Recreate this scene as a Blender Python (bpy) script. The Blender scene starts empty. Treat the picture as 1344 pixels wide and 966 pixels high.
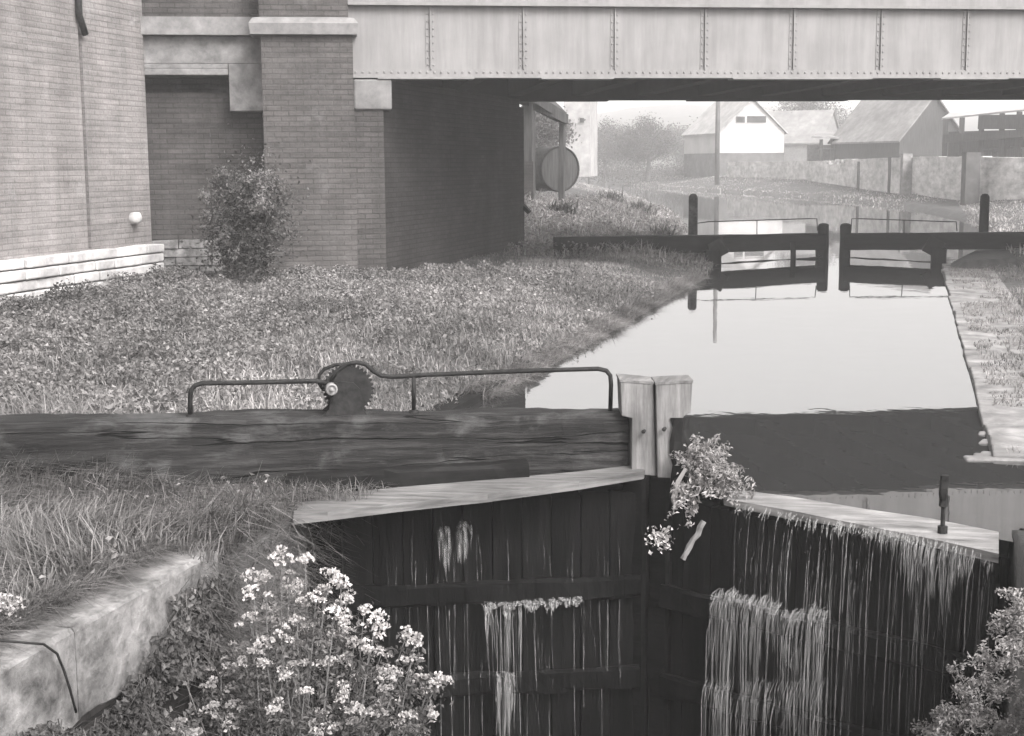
import bpy, math, random
import numpy as np
from mathutils import Vector, Matrix

# ------------------------------------------------------------------ camera, sky, sun, exposure
SC = bpy.context.scene
COL = SC.collection
F_PX, CAM_H = 1867.0, 2.17
YAW, PITCH, ROLL = math.radians(15.6363), math.radians(8.1484), math.radians(-0.4)
cam_data = bpy.data.cameras.new('camera'); cam = bpy.data.objects.new('camera', cam_data); COL.objects.link(cam)
MR = Matrix.Rotation(YAW, 3, 'Z') @ Matrix.Rotation(math.pi/2 - PITCH, 3, 'X') @ Matrix.Rotation(ROLL, 3, 'Z')
cam.matrix_world = Matrix.Translation((0, 0, CAM_H)) @ MR.to_4x4()
cam_data.sensor_fit = 'HORIZONTAL'; cam_data.sensor_width = 36.0; cam_data.lens = 36.0*F_PX/1344.0
cam_data.clip_start = 0.1; cam_data.clip_end = 3000
SC.camera = cam

SUN_EL, SUN_AZ = math.radians(44), math.radians(128)     # azimuth: clockwise from +Y, where the sun stands
w = bpy.data.worlds.new('World'); SC.world = w; w.use_nodes = True
nt = w.node_tree; nt.nodes.clear()
sky = nt.nodes.new('ShaderNodeTexSky'); sky.sky_type = 'NISHITA'; sky.sun_disc = False
sky.sun_elevation = SUN_EL; sky.sun_rotation = SUN_AZ; sky.air_density = 1.0; sky.dust_density = 7.0; sky.ozone_density = 1.0
hs = nt.nodes.new('ShaderNodeHueSaturation'); hs.inputs['Saturation'].default_value = 0.0
tint = nt.nodes.new('ShaderNodeMix'); tint.data_type = 'RGBA'; tint.blend_type = 'MULTIPLY'; tint.inputs[0].default_value = 1
tint.inputs[7].default_value = (1.0, 0.982, 0.972, 1)
bg = nt.nodes.new('ShaderNodeBackground'); bg.inputs['Strength'].default_value = 0.15
wo = nt.nodes.new('ShaderNodeOutputWorld')
nt.links.new(sky.outputs[0], hs.inputs['Color']); nt.links.new(hs.outputs[0], tint.inputs[6])
nt.links.new(tint.outputs[2], bg.inputs[0]); nt.links.new(bg.outputs[0], wo.inputs[0])

sd = bpy.data.lights.new('sun', 'SUN'); sd.energy = 0.9; sd.angle = math.radians(25); sd.color = (1.0, 0.985, 0.975)
so = bpy.data.objects.new('sun', sd); COL.objects.link(so)
so.rotation_euler = (math.pi/2 - SUN_EL, 0, math.pi - SUN_AZ)
SC.view_settings.view_transform = 'Standard'; SC.view_settings.look = 'None'
SC.view_settings.gamma = 1.0; SC.view_settings.use_curve_mapping = False
SC.view_settings.exposure = 1.75
SC.cycles.max_bounces = 6; SC.cycles.diffuse_bounces = 3; SC.cycles.glossy_bounces = 3
SC.cycles.transparent_max_bounces = 6; SC.cycles.volume_bounces = 1
SC.cycles.use_denoising = True

# ------------------------------------------------------------------ turning photo measurements into places
def ray(px, py):
    return MR @ Vector(((px-672.0)/F_PX, (483.0-py)/F_PX, -1.0))
def D(px, py, depth):
    return Vector((0, 0, CAM_H)) + ray(px, py)*depth
def G(px, py, z=0.0):
    d = ray(px, py); return Vector((0, 0, CAM_H)) + d*((z-CAM_H)/d.z)
def OX(px, py, X):
    d = ray(px, py); return Vector((0, 0, CAM_H)) + d*(X/d.x)
def OY(px, py, Y):
    d = ray(px, py); return Vector((0, 0, CAM_H)) + d*(Y/d.y)

# ------------------------------------------------------------------ materials (all greys: the photograph is black and white)
def gr(v): return (v, v*0.985, v*0.98, 1)
class NT:
    def __init__(s, name):
        s.m = bpy.data.materials.new(name); s.m.use_nodes = True
        s.t = s.m.node_tree; s.t.nodes.clear()
        s.out = s.n('ShaderNodeOutputMaterial'); s.b = s.n('ShaderNodeBsdfPrincipled')
        s.l(s.b.outputs[0], s.out.inputs[0])
    def n(s, k, **kw):
        o = s.t.nodes.new(k)
        for a, v in kw.items(): setattr(o, a, v)
        return o
    def l(s, a, b): s.t.links.new(a, b)
    def coord(s, kind, scale=(1, 1, 1)):
        tc = s.n('ShaderNodeTexCoord'); mp = s.n('ShaderNodeMapping'); mp.inputs['Scale'].default_value = scale
        s.l(tc.outputs[kind], mp.inputs[0]); return mp.outputs[0]
    def noise(s, vec, scale, detail=6, rough=0.6, dist=0.0):
        o = s.n('ShaderNodeTexNoise'); o.inputs['Scale'].default_value = scale; o.inputs['Detail'].default_value = detail
        o.inputs['Roughness'].default_value = rough; o.inputs['Distortion'].default_value = dist
        s.l(vec, o.inputs['Vector']); return o.outputs[0]
    def ramp(s, fac, stops, interp='LINEAR'):
        o = s.n('ShaderNodeValToRGB'); o.color_ramp.interpolation = interp; e = o.color_ramp.elements
        while len(e) < len(stops): e.new(0.5)
        for i, (p, v) in enumerate(stops):
            e[i].position = p; e[i].color = gr(v)
        s.l(fac, o.inputs[0]); return o.outputs[0]
    def mix(s, fac, a, b, blend='MIX'):
        o = s.n('ShaderNodeMix', data_type='RGBA', blend_type=blend)
        if isinstance(fac, (int, float)): o.inputs[0].default_value = fac
        else: s.l(fac, o.inputs[0])
        for i, v in ((6, a), (7, b)):
            if isinstance(v, (int, float)): o.inputs[i].default_value = (v, v, v, 1)
            else: s.l(v, o.inputs[i])
        return o.outputs[2]
    def bump(s, h, strength=0.5, dist=0.01):
        o = s.n('ShaderNodeBump'); o.inputs['Strength'].default_value = strength; o.inputs['Distance'].default_value = dist
        s.l(h, o.inputs['Height']); s.l(o.outputs[0], s.b.inputs['Normal'])
    def done(s, col, rough=0.85, spec=0.3):
        if isinstance(col, (int, float)): s.b.inputs['Base Color'].default_value = gr(col)
        else: s.l(col, s.b.inputs['Base Color'])
        s.b.inputs['Roughness'].default_value = rough
        s.b.inputs['Specular IOR Level'].default_value = spec
        return s.m

def m_rough(name, lo, hi, scale=6, stretch=(1, 1, 1), rough=0.85, bump=0.4, bd=0.01, kind='Object', detail=8, big=0.5, speck=0.0, spec=0.25):
    k = NT(name); v = k.coord(kind, stretch)
    f = k.noise(v, scale, detail, 0.65)
    c = k.ramp(f, [(0.3, lo), (0.7, hi)])
    f2 = k.noise(k.coord('Object'), big, 4, 0.6)
    c = k.mix(1.0, c, k.ramp(f2, [(0.3, 0.65), (0.7, 1.15)]), 'MULTIPLY')
    if speck:
        f3 = k.noise(k.coord('Object'), 45, 2, 0.7)
        c = k.mix(k.ramp(f3, [(0.62, 0), (0.72, 1)]), c, speck)
    k.bump(f, bump, bd)
    return k.done(c, rough, spec)

def m_brick(name, base, var, bw=0.235, rh=0.082, mortar=0.012, mval=0.5, pale=0.3, dark=0.5, bump=0.6):
    k = NT(name); v = k.coord('UV')
    wob = k.noise(v, 3.0, 3, 0.6)
    va = k.n('ShaderNodeVectorMath', operation='MULTIPLY_ADD'); va.inputs[1].default_value = (0.012, 0.012, 0.012)
    cmb = k.n('ShaderNodeCombineXYZ'); k.l(wob, cmb.inputs[0]); k.l(wob, cmb.inputs[1])
    k.l(cmb.outputs[0], va.inputs[0]); k.l(v, va.inputs[2])
    br = k.n('ShaderNodeTexBrick'); k.l(va.outputs[0], br.inputs['Vector'])
    br.inputs['Scale'].default_value = 1.0; br.inputs['Brick Width'].default_value = bw; br.inputs['Row Height'].default_value = rh
    br.inputs['Mortar Size'].default_value = mortar; br.inputs['Mortar Smooth'].default_value = 0.3; br.inputs['Bias'].default_value = 0.0
    br.inputs['Color1'].default_value = gr(base*(1-var)); br.inputs['Color2'].default_value = gr(base*(1+var)); br.inputs['Mortar'].default_value = gr(base*mval)
    o = k.coord('Object')
    c = br.outputs['Color']
    rw = k.noise(k.coord('UV', (0.8, 1/rh*0.9, 1)), 1.0, 4, 0.7)
    c = k.mix(1.0, c, k.ramp(rw, [(0.3, 0.72), (0.7, 1.25)]), 'MULTIPLY')
    c = k.mix(k.ramp(k.noise(o, 1.7, 6, 0.75), [(0.35, 0.0), (0.65, 0.85)]), c, k.mix(1.0, k.ramp(rw, [(0.3, base*0.72), (0.7, base*1.2)]), 1.0, 'MULTIPLY'))
    st = k.noise(o, 0.55, 6, 0.65, 0.4)
    c = k.mix(1.0, c, k.ramp(st, [(0.25, dark), (0.6, 1.05)]), 'MULTIPLY')
    vert = k.noise(k.coord('Object', (2.2, 2.2, 0.22)), 1.0, 5, 0.7)
    c = k.mix(1.0, c, k.ramp(vert, [(0.3, 0.75), (0.6, 1.1)]), 'MULTIPLY')
    ef = k.noise(o, 2.3, 8, 0.75)
    c = k.mix(k.ramp(ef, [(0.56, 0), (0.75, pale)]), c, base*2.0)
    fine = k.noise(o, 30, 4, 0.7)
    c = k.mix(1.0, c, k.ramp(fine, [(0.2, 0.7), (0.8, 1.3)]), 'MULTIPLY')
    inv = k.n('ShaderNodeMath', operation='SUBTRACT'); inv.inputs[0].default_value = 1.0; k.l(br.outputs['Fac'], inv.inputs[1])
    ad = k.n('ShaderNodeMath', operation='MULTIPLY_ADD'); ad.inputs[1].default_value = 0.35; k.l(fine, ad.inputs[0]); k.l(inv.outputs[0], ad.inputs[2])
    k.bump(ad.outputs[0], bump, 0.012)
    return k.done(c, 0.92, 0.1)

def m_leaf(name, lo, hi, trans=0.25, rough=0.6):
    k = NT(name)
    g = k.n('ShaderNodeNewGeometry')
    c = k.ramp(g.outputs['Random Per Island'], [(0.0, lo), (0.75, (lo+hi)/2), (1.0, hi)])
    f = k.noise(k.coord('Object'), 1.3, 4, 0.6)
    c = k.mix(1.0, c, k.ramp(f, [(0.3, 0.6), (0.7, 1.3)]), 'MULTIPLY')
    f = k.noise(k.coord('Object'), 0.33, 5, 0.6, 0.5)
    c = k.mix(1.0, c, k.ramp(f, [(0.36, 0.6), (0.62, 1.25)]), 'MULTIPLY')
    k.done(c, rough, 0.25)
    tr = k.n('ShaderNodeBsdfTranslucent'); k.l(c, tr.inputs[0])
    mx = k.n('ShaderNodeMixShader'); mx.inputs[0].default_value = trans
    k.l(k.b.outputs[0], mx.inputs[1]); k.l(tr.outputs[0], mx.inputs[2]); k.l(mx.outputs[0], k.out.inputs[0])
    return k.m

M = {}
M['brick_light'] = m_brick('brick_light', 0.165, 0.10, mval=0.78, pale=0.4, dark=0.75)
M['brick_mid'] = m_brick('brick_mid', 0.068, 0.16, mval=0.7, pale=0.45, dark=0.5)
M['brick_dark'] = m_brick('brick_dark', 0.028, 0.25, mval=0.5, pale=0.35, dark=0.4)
M['brick_mid_dark'] = m_brick('brick_mid_dark', 0.056, 0.18, mval=0.65, pale=0.4, dark=0.45)  # the pier's brick in a darker tone, for pilaster and recessed wall
M['stone_grey'] = m_rough('stone_grey', 0.10, 0.2, 5, bump=0.5, bd=0.01)
M['stone_pale'] = m_rough('stone_pale', 0.08, 0.24, 4, bump=0.6, bd=0.02, big=1.2)
M['stone_white'] = m_rough('stone_white', 0.26, 0.5, 5, bump=0.5, bd=0.015, big=1.0)
M['concrete'] = m_rough('concrete', 0.05, 0.26, 7, bump=1.0, bd=0.03, big=1.6, rough=0.95, detail=12, spec=0.1)
M['plaster_white'] = m_rough('plaster_white', 0.34, 0.4, 1, bump=0.1, big=0.2)
M['house_base'] = m_rough('house_base', 0.05, 0.11, 2, bump=0.1)
M['roof_pale'] = m_rough('roof_pale', 0.22, 0.32, 2, bump=0.1)
M['roof_grey'] = m_rough('roof_grey', 0.12, 0.2, 2, (1, 1, 1), bump=0.2)
M['board_dark'] = m_rough('board_dark', 0.012, 0.06, 3, (6, 6, 0.5), bump=0.3)
M['rubble_wall'] = m_rough('rubble_wall', 0.24, 0.62, 3.2, (1, .22, 1), bump=0.8, bd=0.03, big=0.35)
k = NT('timber'); v = k.coord('UV', (1.1, 13, 1)); o = k.coord('Object')
f = k.noise(v, 1.2, 9, 0.75, 0.15)
c = k.ramp(f, [(0.28, 0.004), (0.5, 0.02), (0.75, 0.06)])
bl = k.noise(k.coord('Object', (1, 1, 2.2)), 2.0, 7, 0.7, 0.3)
c = k.mix(k.ramp(bl, [(0.5, 0), (0.66, 0.75)]), c, 0.085)
wv = k.noise(k.coord('UV', (0.3, 6, 1)), 1.0, 3, 0.5, 0.25)
crk = k.ramp(wv, [(0.488, 1), (0.497, 0.12), (0.503, 0.12), (0.512, 1)])
c = k.mix(1.0, c, crk, 'MULTIPLY')
k.bump(k.mix(1.0, f, crk, 'MULTIPLY'), 1.0, 0.03)
M['timber'] = k.done(c, 0.92, 0.12)
M['timber_post'] = m_rough('timber_post', 0.05, 0.18, 1.0, (16, 1.4, 1), kind='UV', bump=0.9, bd=0.01, big=3.0, rough=0.9)
M['timber_black'] = m_rough('timber_black', 0.005, 0.018, 1.0, (2, 12, 1), kind='UV', bump=0.5, big=1.5, rough=0.85, spec=0.06)
M['plank'] = m_rough('plank', 0.04, 0.17, 1.0, (2.2, 20, 1), kind='UV', bump=0.8, bd=0.008, big=2.0)
M['wet_sill'] = m_rough('wet_sill', 0.04, 0.26, 1.0, (2, 14, 1), kind='UV', bump=0.7, bd=0.01, big=3.5, rough=0.35)
M['gate_wet'] = m_rough('gate_wet', 0.001, 0.008, 1.2, (7, 0.9, 1), kind='UV', bump=0.8, bd=0.02, big=1.6, rough=0.7, spec=0.05)
M['iron'] = m_rough('iron', 0.006, 0.03, 20, bump=0.4, bd=0.004, rough=0.7, spec=0.12)
M['iron_pale'] = m_rough('iron_pale', 0.12, 0.25, 15, bump=0.2, rough=0.6)
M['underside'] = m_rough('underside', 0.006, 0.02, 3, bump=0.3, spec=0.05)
M['soil'] = m_rough('soil', 0.025, 0.08, 5, bump=0.9, bd=0.04, big=0.9)
M['path'] = m_rough('path', 0.3, 0.5, 4, bump=0.4)
M['leaf_field'] = m_leaf('leaf_field', 0.09, 0.25)
M['leaf_grass'] = m_leaf('leaf_grass', 0.10, 0.30)
M['leaf_dark'] = m_leaf('leaf_dark', 0.03, 0.12)
M['leaf_pale'] = m_leaf('leaf_pale', 0.2, 0.42)
M['leaf_tree'] = m_leaf('leaf_tree', 0.05, 0.13)
M['leaf_bush'] = m_leaf('leaf_bush', 0.05, 0.17)
M['leaf_long'] = m_leaf('leaf_long', 0.06, 0.25)
M['petal'] = m_leaf('petal', 0.34, 0.56, 0.3, 0.8)
M['stem'] = m_rough('stem', 0.08, 0.2, 10, bump=0.1)
M['bark'] = m_rough('bark', 0.05, 0.12, 6, (1, 1, 0.2), bump=0.5)

k = NT('girder_paint'); o = k.coord('Object')
c = k.ramp(k.noise(o, 1.2, 6, 0.6), [(0.3, 0.165), (0.7, 0.205)])
c = k.mix(1.0, c, k.ramp(k.noise(k.coord('Object', (4, 4, 0.35)), 1.5, 5, 0.7), [(0.3, 0.8), (0.6, 1.03)]), 'MULTIPLY')
c = k.mix(k.ramp(k.noise(o, 9, 6, 0.8), [(0.66, 0), (0.76, 0.6)]), c, 0.16)
k.bump(k.noise(o, 0.9, 2, 0.5), 0.25, 0.03)
M['girder_paint'] = k.done(c, 0.95, 0.05)

k = NT('water'); o = k.coord('Object')
n1 = k.noise(o, 2.0, 3, 0.5)
b = k.n('ShaderNodeBump'); b.inputs['Strength'].default_value = 0.018; b.inputs['Distance'].default_value = 0.05
k.l(n1, b.inputs['Height']); k.l(b.outputs[0], k.b.inputs['Normal'])
k.done(0.02, 0.015, 0.5); k.b.inputs['IOR'].default_value = 2.25
M['water'] = k.m

k = NT('falling_water'); g = k.n('ShaderNodeNewGeometry')
k.done(0.5, 0.4, 0.3)
tp = k.n('ShaderNodeBsdfTransparent'); mx = k.n('ShaderNodeMixShader')
f = k.noise(k.coord('Object', (75, 75, 2.0)), 1.5, 5, 0.75, 0.1)
rr = k.ramp(f, [(0.42, 0.0), (0.74, 0.42)]); k.l(rr, mx.inputs[0])
k.l(tp.outputs[0], mx.inputs[1]); k.l(k.b.outputs[0], mx.inputs[2]); k.l(mx.outputs[0], k.out.inputs[0])
M['falling_water'] = k.m

# ------------------------------------------------------------------ mesh building
rng = np.random.default_rng(7); random.seed(7)
def tag(o, label=None, cat=None, group=None, kind=None):
    if label: o['label'] = label
    if cat: o['category'] = cat
    if group: o['group'] = group
    if kind: o['kind'] = kind
    return o
def thing(name, label, cat, loc=(0, 0, 0), group=None):
    o = bpy.data.objects.new(name, None); COL.objects.link(o); o.location = loc; o.empty_display_size = 0.2
    return tag(o, label, cat, group)
def world_loc(o):
    v = Vector((0, 0, 0))
    while o is not None: v += o.location; o = o.parent
    return v
class B:
    def __init__(s): s.v = []; s.f = []; s.k = 0; s.uv = {}
    def add(s, vs, fs):
        vs = np.asarray(vs, float).reshape(-1, 3); s.v.append(vs)
        for f in fs: s.f.append([i+s.k for i in f])
        s.k += len(vs)
    def addq(s, vs, n):           # vs: (count, n, 3), one n-gon each
        vs = np.asarray(vs, float); c = vs.shape[0]; s.v.append(vs.reshape(-1, 3))
        idx = np.arange(c*n).reshape(c, n) + s.k; s.f.extend(idx.tolist()); s.k += c*n
    def hexa(s, p):               # 8 corners: bottom 4 (ccw from above), top 4
        s.add(p, [(3, 2, 1, 0), (4, 5, 6, 7), (0, 1, 5, 4), (1, 2, 6, 5), (2, 3, 7, 6), (3, 0, 4, 7)])
    def prism(s, a, b, t, z0, z1):  # wall from a to b (2D), thickness t to the left of a->b
        a = Vector(a[:2]); b = Vector(b[:2]); d = (b-a).normalized(); n = Vector((-d.y, d.x))*t
        q = [a, b, b+n, a+n]
        if t < 0: q = [a, a+n, b+n, b]
        s.hexa([(p.x, p.y, z0) for p in q] + [(p.x, p.y, z1) for p in q])
    def box(s, c, sz, rz=0.0):
        x, y, z = [q/2 for q in sz]; co, si = math.cos(rz), math.sin(rz)
        P = []
        for zz in (-z, z):
            for xx, yy in ((-x, -y), (x, -y), (x, y), (-x, y)):
                P.append((c[0]+xx*co-yy*si, c[1]+xx*si+yy*co, c[2]+zz))
        s.hexa(P)
    def timber(s, p0, p1, wd, ht, n=10, jit=0.01, ch=0.02, taper=1.0, up=None, top=False):
        p0, p1 = Vector(p0), Vector(p1); d = (p1-p0).normalized()
        up = Vector(up) if up else (Vector((0, 0, 1)) if abs(d.z) < 0.9 else Vector((0, 1, 0)))
        sx = d.cross(up).normalized(); uz = sx.cross(d).normalized()
        prof = [(-1, -1, 1, 0), (-1, -1, 0, 1), (-1, 1, 0, -1), (-1, 1, 1, 0), (1, 1, -1, 0), (1, 1, 0, -1), (1, -1, 0, 1), (1, -1, -1, 0)]
        V = []
        ph = rng.uniform(0, 6, 16)
        for i in range(n+1):
            t = i/n; c = p0.lerp(p1, t); k = 1+(taper-1)*t
            for j, (a, b_, ca, cb) in enumerate(prof):
                x = a*wd/2*k + ca*ch; y = b_*ht/2*k + cb*ch
                jj = jit*(math.sin(t*9+ph[j]) + math.sin(t*23+ph[j+8]) + rng.uniform(-.7, .7))*.5
                V.append(c + sx*(x+jj*a) + uz*(y+jj*b_))
        F = []
        for i in range(n):
            for j in range(8):
                q = i*8+j; r = i*8+(j+1) % 8; F.append((q, r, r+8, q+8))
        L_ = (p1-p0).length; o_ = rng.uniform(0, 40); per = [0]
        for j in range(8):
            a_, b_ = prof[j], prof[(j+1) % 8]; per.append(per[-1]+math.hypot((b_[0]-a_[0])*wd/2+(b_[2]-a_[2])*ch, (b_[1]-a_[1])*ht/2+(b_[3]-a_[3])*ch))
        for i in range(n):
            for j in range(8):
                u0, u1 = o_+L_*i/n, o_+L_*(i+1)/n; s.uv[len(s.f)+i*8+j] = ((u0, per[j]), (u0, per[j+1]), (u1, per[j+1]), (u1, per[j]))
        F.append(tuple(range(7, -1, -1))); F.append(tuple(range(n*8, n*8+8)))
        s.add([tuple(v) for v in V], F)
    def tube(s, pts, r, seg=8, r1=None):
        pts = [Vector(p) for p in pts]; V = []; F = []; m = len(pts); r1 = r if r1 is None else r1
        prev = None
        for i, p in enumerate(pts):
            d = (pts[min(i+1, m-1)]-pts[max(i-1, 0)]).normalized()
            if prev is None: prev = d.cross(Vector((0.31, 0.83, 0.4))).normalized()
            a = (prev-d*prev.dot(d)).normalized(); b_ = d.cross(a); prev = a
            rr = r+(r1-r)*i/max(1, m-1)
            for j in range(seg):
                t = 2*math.pi*j/seg; V.append(p+a*math.cos(t)*rr+b_*math.sin(t)*rr)
        for i in range(m-1):
            for j in range(seg):
                q = i*seg+j; r_ = i*seg+(j+1) % seg; F.append((q, r_, r_+seg, q+seg))
        F.append(tuple(range(seg-1, -1, -1))); F.append(tuple(range((m-1)*seg, m*seg)))
        s.add([tuple(v) for v in V], F)
    def lathe(s, c, prof, axis=(0, 0, 1), seg=20):
        ax = Vector(axis).normalized(); a = ax.orthogonal().normalized(); b_ = ax.cross(a); c = Vector(c); V = []; F = []
        for r, h in prof:
            for j in range(seg):
                t = 2*math.pi*j/seg; V.append(c+ax*h+(a*math.cos(t)+b_*math.sin(t))*r)
        n = len(prof)
        for i in range(n-1):
            for j in range(seg):
                q = i*seg+j; r_ = i*seg+(j+1) % seg; F.append((q, r_, r_+seg, q+seg))
        F.append(tuple(range(seg-1, -1, -1))); F.append(tuple(range((n-1)*seg, n*seg)))
        s.add([tuple(v) for v in V], F)
    def build(s, name, mat, parent=None, smooth=False, bevel=0.0):
        V = np.concatenate(s.v); me = bpy.data.meshes.new(name)
        nl = np.array([len(f) for f in s.f]); fl = np.concatenate([np.asarray(f) for f in s.f]).astype(np.int32)
        off = world_loc(parent) if parent is not None else Vector((0, 0, 0))
        Vl = V-np.array(off)
        me.vertices.add(len(V)); me.vertices.foreach_set('co', Vl.astype(np.float32).ravel())
        me.loops.add(len(fl)); me.loops.foreach_set('vertex_index', fl)
        me.polygons.add(len(nl)); st = np.concatenate([[0], np.cumsum(nl)[:-1]]).astype(np.int32)
        me.polygons.foreach_set('loop_start', st)
        me.update(calc_edges=True)
        nr = np.empty(len(nl)*3, np.float32); me.polygons.foreach_get('normal', nr); nr = nr.reshape(-1, 3)
        uv = me.uv_layers.new(name='UVMap')
        N = np.repeat(nr, nl, axis=0); P = V[fl]
        hz = np.abs(N[:, 2]) > 0.75
        tx = -N[:, 1]; ty = N[:, 0]; ln = np.hypot(tx, ty)+1e-9; tx /= ln; ty /= ln
        fl2 = (tx < -0.02) | ((np.abs(tx) <= 0.02) & (ty < 0)); tx[fl2] *= -1; ty[fl2] *= -1
        u = np.where(hz, P[:, 0], P[:, 0]*tx+P[:, 1]*ty); v = np.where(hz, P[:, 1], P[:, 2])
        st_ = st
        for k_, q_ in s.uv.items():
            for j_, (a_, b_) in enumerate(q_): u[st_[k_]+j_] = a_; v[st_[k_]+j_] = b_
        uv.data.foreach_set('uv', np.stack([u, v], 1).astype(np.float32).ravel())
        me.polygons.foreach_set('use_smooth', np.full(len(nl), bool(smooth)))
        me.materials.append(M[mat]); me.validate()
        o = bpy.data.objects.new(name, me); COL.objects.link(o)
        if parent is not None: o.parent = parent
        if bevel:
            bv = o.modifiers.new('bevel', 'BEVEL'); bv.width = bevel; bv.segments = 2
        return o

# smooth value noise for scattering
_T = rng.random((64, 64))
def vn(x, y, s=1.0):
    x = np.asarray(x, float)*s; y = np.asarray(y, float)*s
    xi = np.floor(x).astype(int); yi = np.floor(y).astype(int); fx = x-xi; fy = y-yi
    fx = fx*fx*(3-2*fx); fy = fy*fy*(3-2*fy)
    g = lambda a, b: _T[a % 64, b % 64]
    return (g(xi, yi)*(1-fx)+g(xi+1, yi)*fx)*(1-fy)+(g(xi, yi+1)*(1-fx)+g(xi+1, yi+1)*fx)*fy
def blades(bd, P, h, wd, lean=0.5, dirn=None):
    n = len(P); a = rng.uniform(0, 2*math.pi, n)
    if dirn is not None: a = dirn+rng.normal(0, 0.7, n)
    h = h*rng.uniform(0.5, 1.3, n); L = lean*rng.uniform(0.2, 1.3, n)
    dx, dy = np.cos(a), np.sin(a); b_ = a+math.pi/2+rng.normal(0, .5, n); wx, wy = np.cos(b_)*wd/2, np.sin(b_)*wd/2
    def pt(t, sgn, k):
        r = h*L*t*t; z = h*(t-0.45*L*t*t*t)
        return np.stack([P[:, 0]+dx*r+wx*sgn*k, P[:, 1]+dy*r+wy*sgn*k, P[:, 2]+z], 1)
    q = np.stack([pt(0, -1, 1), pt(0, 1, 1), pt(.5, 1, .8), pt(1.0, 1, .15), pt(1.0, -1, .15), pt(.5, -1, .8)], 1)
    n0 = bd.k; bd.v.append(q.reshape(-1, 3)); i = np.arange(n)[:, None]*6+n0
    bd.f.extend((i+np.array([0, 1, 2, 5])).tolist()); bd.f.extend((i+np.array([5, 2, 3, 4])).tolist()); bd.k += n*6
def leaves(bd, P, size, up=0.5, aspect=0.6, N=None):
    n = len(P)
    nn = rng.normal(0, 1, (n, 3))
    if N is not None: nn = nn*0.6+N*1.2
    nn[:, 2] += up*2; nn /= np.linalg.norm(nn, axis=1)[:, None]
    r = rng.normal(0, 1, (n, 3)); t = np.cross(nn, r); t /= np.linalg.norm(t, axis=1)[:, None]+1e-9; b_ = np.cross(nn, t)
    s = size*rng.uniform(.5, 1.4, n)[:, None]
    fold = nn*s*0.18
    q = np.stack([P-t*s*.5, P+b_*s*.5*aspect+fold, P+t*s*.5, P-b_*s*.5*aspect+fold], 1)
    n0 = bd.k; bd.v.append(q.reshape(-1, 3)); i = np.arange(n)[:, None]*4+n0
    bd.f.extend((i+np.array([0, 1, 2])).tolist()); bd.f.extend((i+np.array([0, 2, 3])).tolist()); bd.k += n*4

# ------------------------------------------------------------------ the lie of the land
LX, RX = -3.8, 0.62
GY = 8.45
far_right = [G(*p) for p in ((1268, 333), (1296, 303), (1262, 288), (1200, 275.5), (1110, 264), (1030, 257), (900, 249.5), (800, 242), (735, 238))]
far_left = [G(*p) for p in ((722, 243), (790, 247), (845, 262), (885, 283), (905, 305), (900, 322))]
REC = 1.35
WPOLY = [(LX, GY), (RX, GY), (RX, 8.75), (REC, 8.8), (REC, 10.75), (RX, 10.8), (RX, 31.2)] + [(p.x, p.y) for p in far_right] + [(p.x, p.y) for p in far_left] + [(-4.1, 32.2), (LX, 27)]
def poly_sd(X, Y, poly):
    X = np.asarray(X, float); Y = np.asarray(Y, float)
    d = np.full(X.shape, 1e9); ins = np.zeros(X.shape, bool); n = len(poly)
    for i in range(n):
        ax, ay = poly[i]; bx, by = poly[(i+1) % n]; ex, ey = bx-ax, by-ay
        t = np.clip(((X-ax)*ex+(Y-ay)*ey)/(ex*ex+ey*ey+1e-12), 0, 1)
        d = np.minimum(d, np.hypot(X-ax-t*ex, Y-ay-t*ey))
        if by != ay:
            c = ((ay > Y) != (by > Y)) & (X < (bx-ax)*(Y-ay)/(by-ay)+ax); ins ^= c
    return np.where(ins, -d, d)
def ss(x): x = np.clip(x, 0, 1); return x*x*(3-2*x)
def ground_h(X, Y):
    X = np.asarray(X, float); Y = np.asarray(Y, float)
    sd_ = poly_sd(X, Y, WPOLY)
    side = np.where(X < -1.6, 1.0, 0.0)
    left = -0.05+0.12*ss(sd_/0.25)+0.22*ss(sd_/1.6)+0.16*ss((sd_-2.5)/4.5)
    left = left-0.22*ss((21-Y)/6)*ss((-8-X)/3)
    left = np.where(Y > 31.5, left+0.75*ss((sd_-0.5)/5)*ss((Y-31.5)/5), left)
    left = left+0.10*(vn(X, Y, 0.9)-.5)*ss(sd_/1.0)+0.05*(vn(X+9, Y, 2.7)-.5)*ss(sd_/.6)
    right = 0.02+0.18*ss((sd_-1.0)/1.2)+0.15*ss((sd_-2)/4)+0.06*(vn(X, Y, 1.5)-.5)*ss((sd_-.8))
    right = np.where(Y > 30, -0.05+0.25*ss(sd_/.5)+0.8*ss((sd_-.4)/6)+0.15*(vn(X, Y, .35)-.5)*ss(sd_/2), right)
    h = np.where((side > 0) & (Y < 70) | (X < -24) & (Y < 150), left, right)
    near = (Y < GY)                                   # beside the empty chamber
    ln = 0.04+0.2*ss((LX-X)/2.5)+0.05*(vn(X, Y, 1.6)-.5); rn = 0.1+0.3*ss((X-RX)/3)
    h = np.where(near, np.where(X < -1.6, ln, rn), h)
    h = np.where((sd_ < 0), np.maximum(-0.8, sd_*1.2-0.05), h)
    ch = (X > -3.79) & (X < RX+0.01) & (Y < 9.75) & (Y > -8)
    h = np.where(ch, -3.3, h)
    return h
def lines(segs):
    o = []
    for a, b_, st in segs: o.extend(np.arange(a, b_, st).tolist())
    return sorted(set(np.round(o, 4)))
xs = lines([(-600, -120, 60), (-120, -40, 8), (-40, -13, 1.0), (-13, 3, 0.16), (3, 20, .8), (20, 60, 4), (60, 690, 40)]) + [-3.80, -3.785, RX-0.005, RX+0.012]
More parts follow.
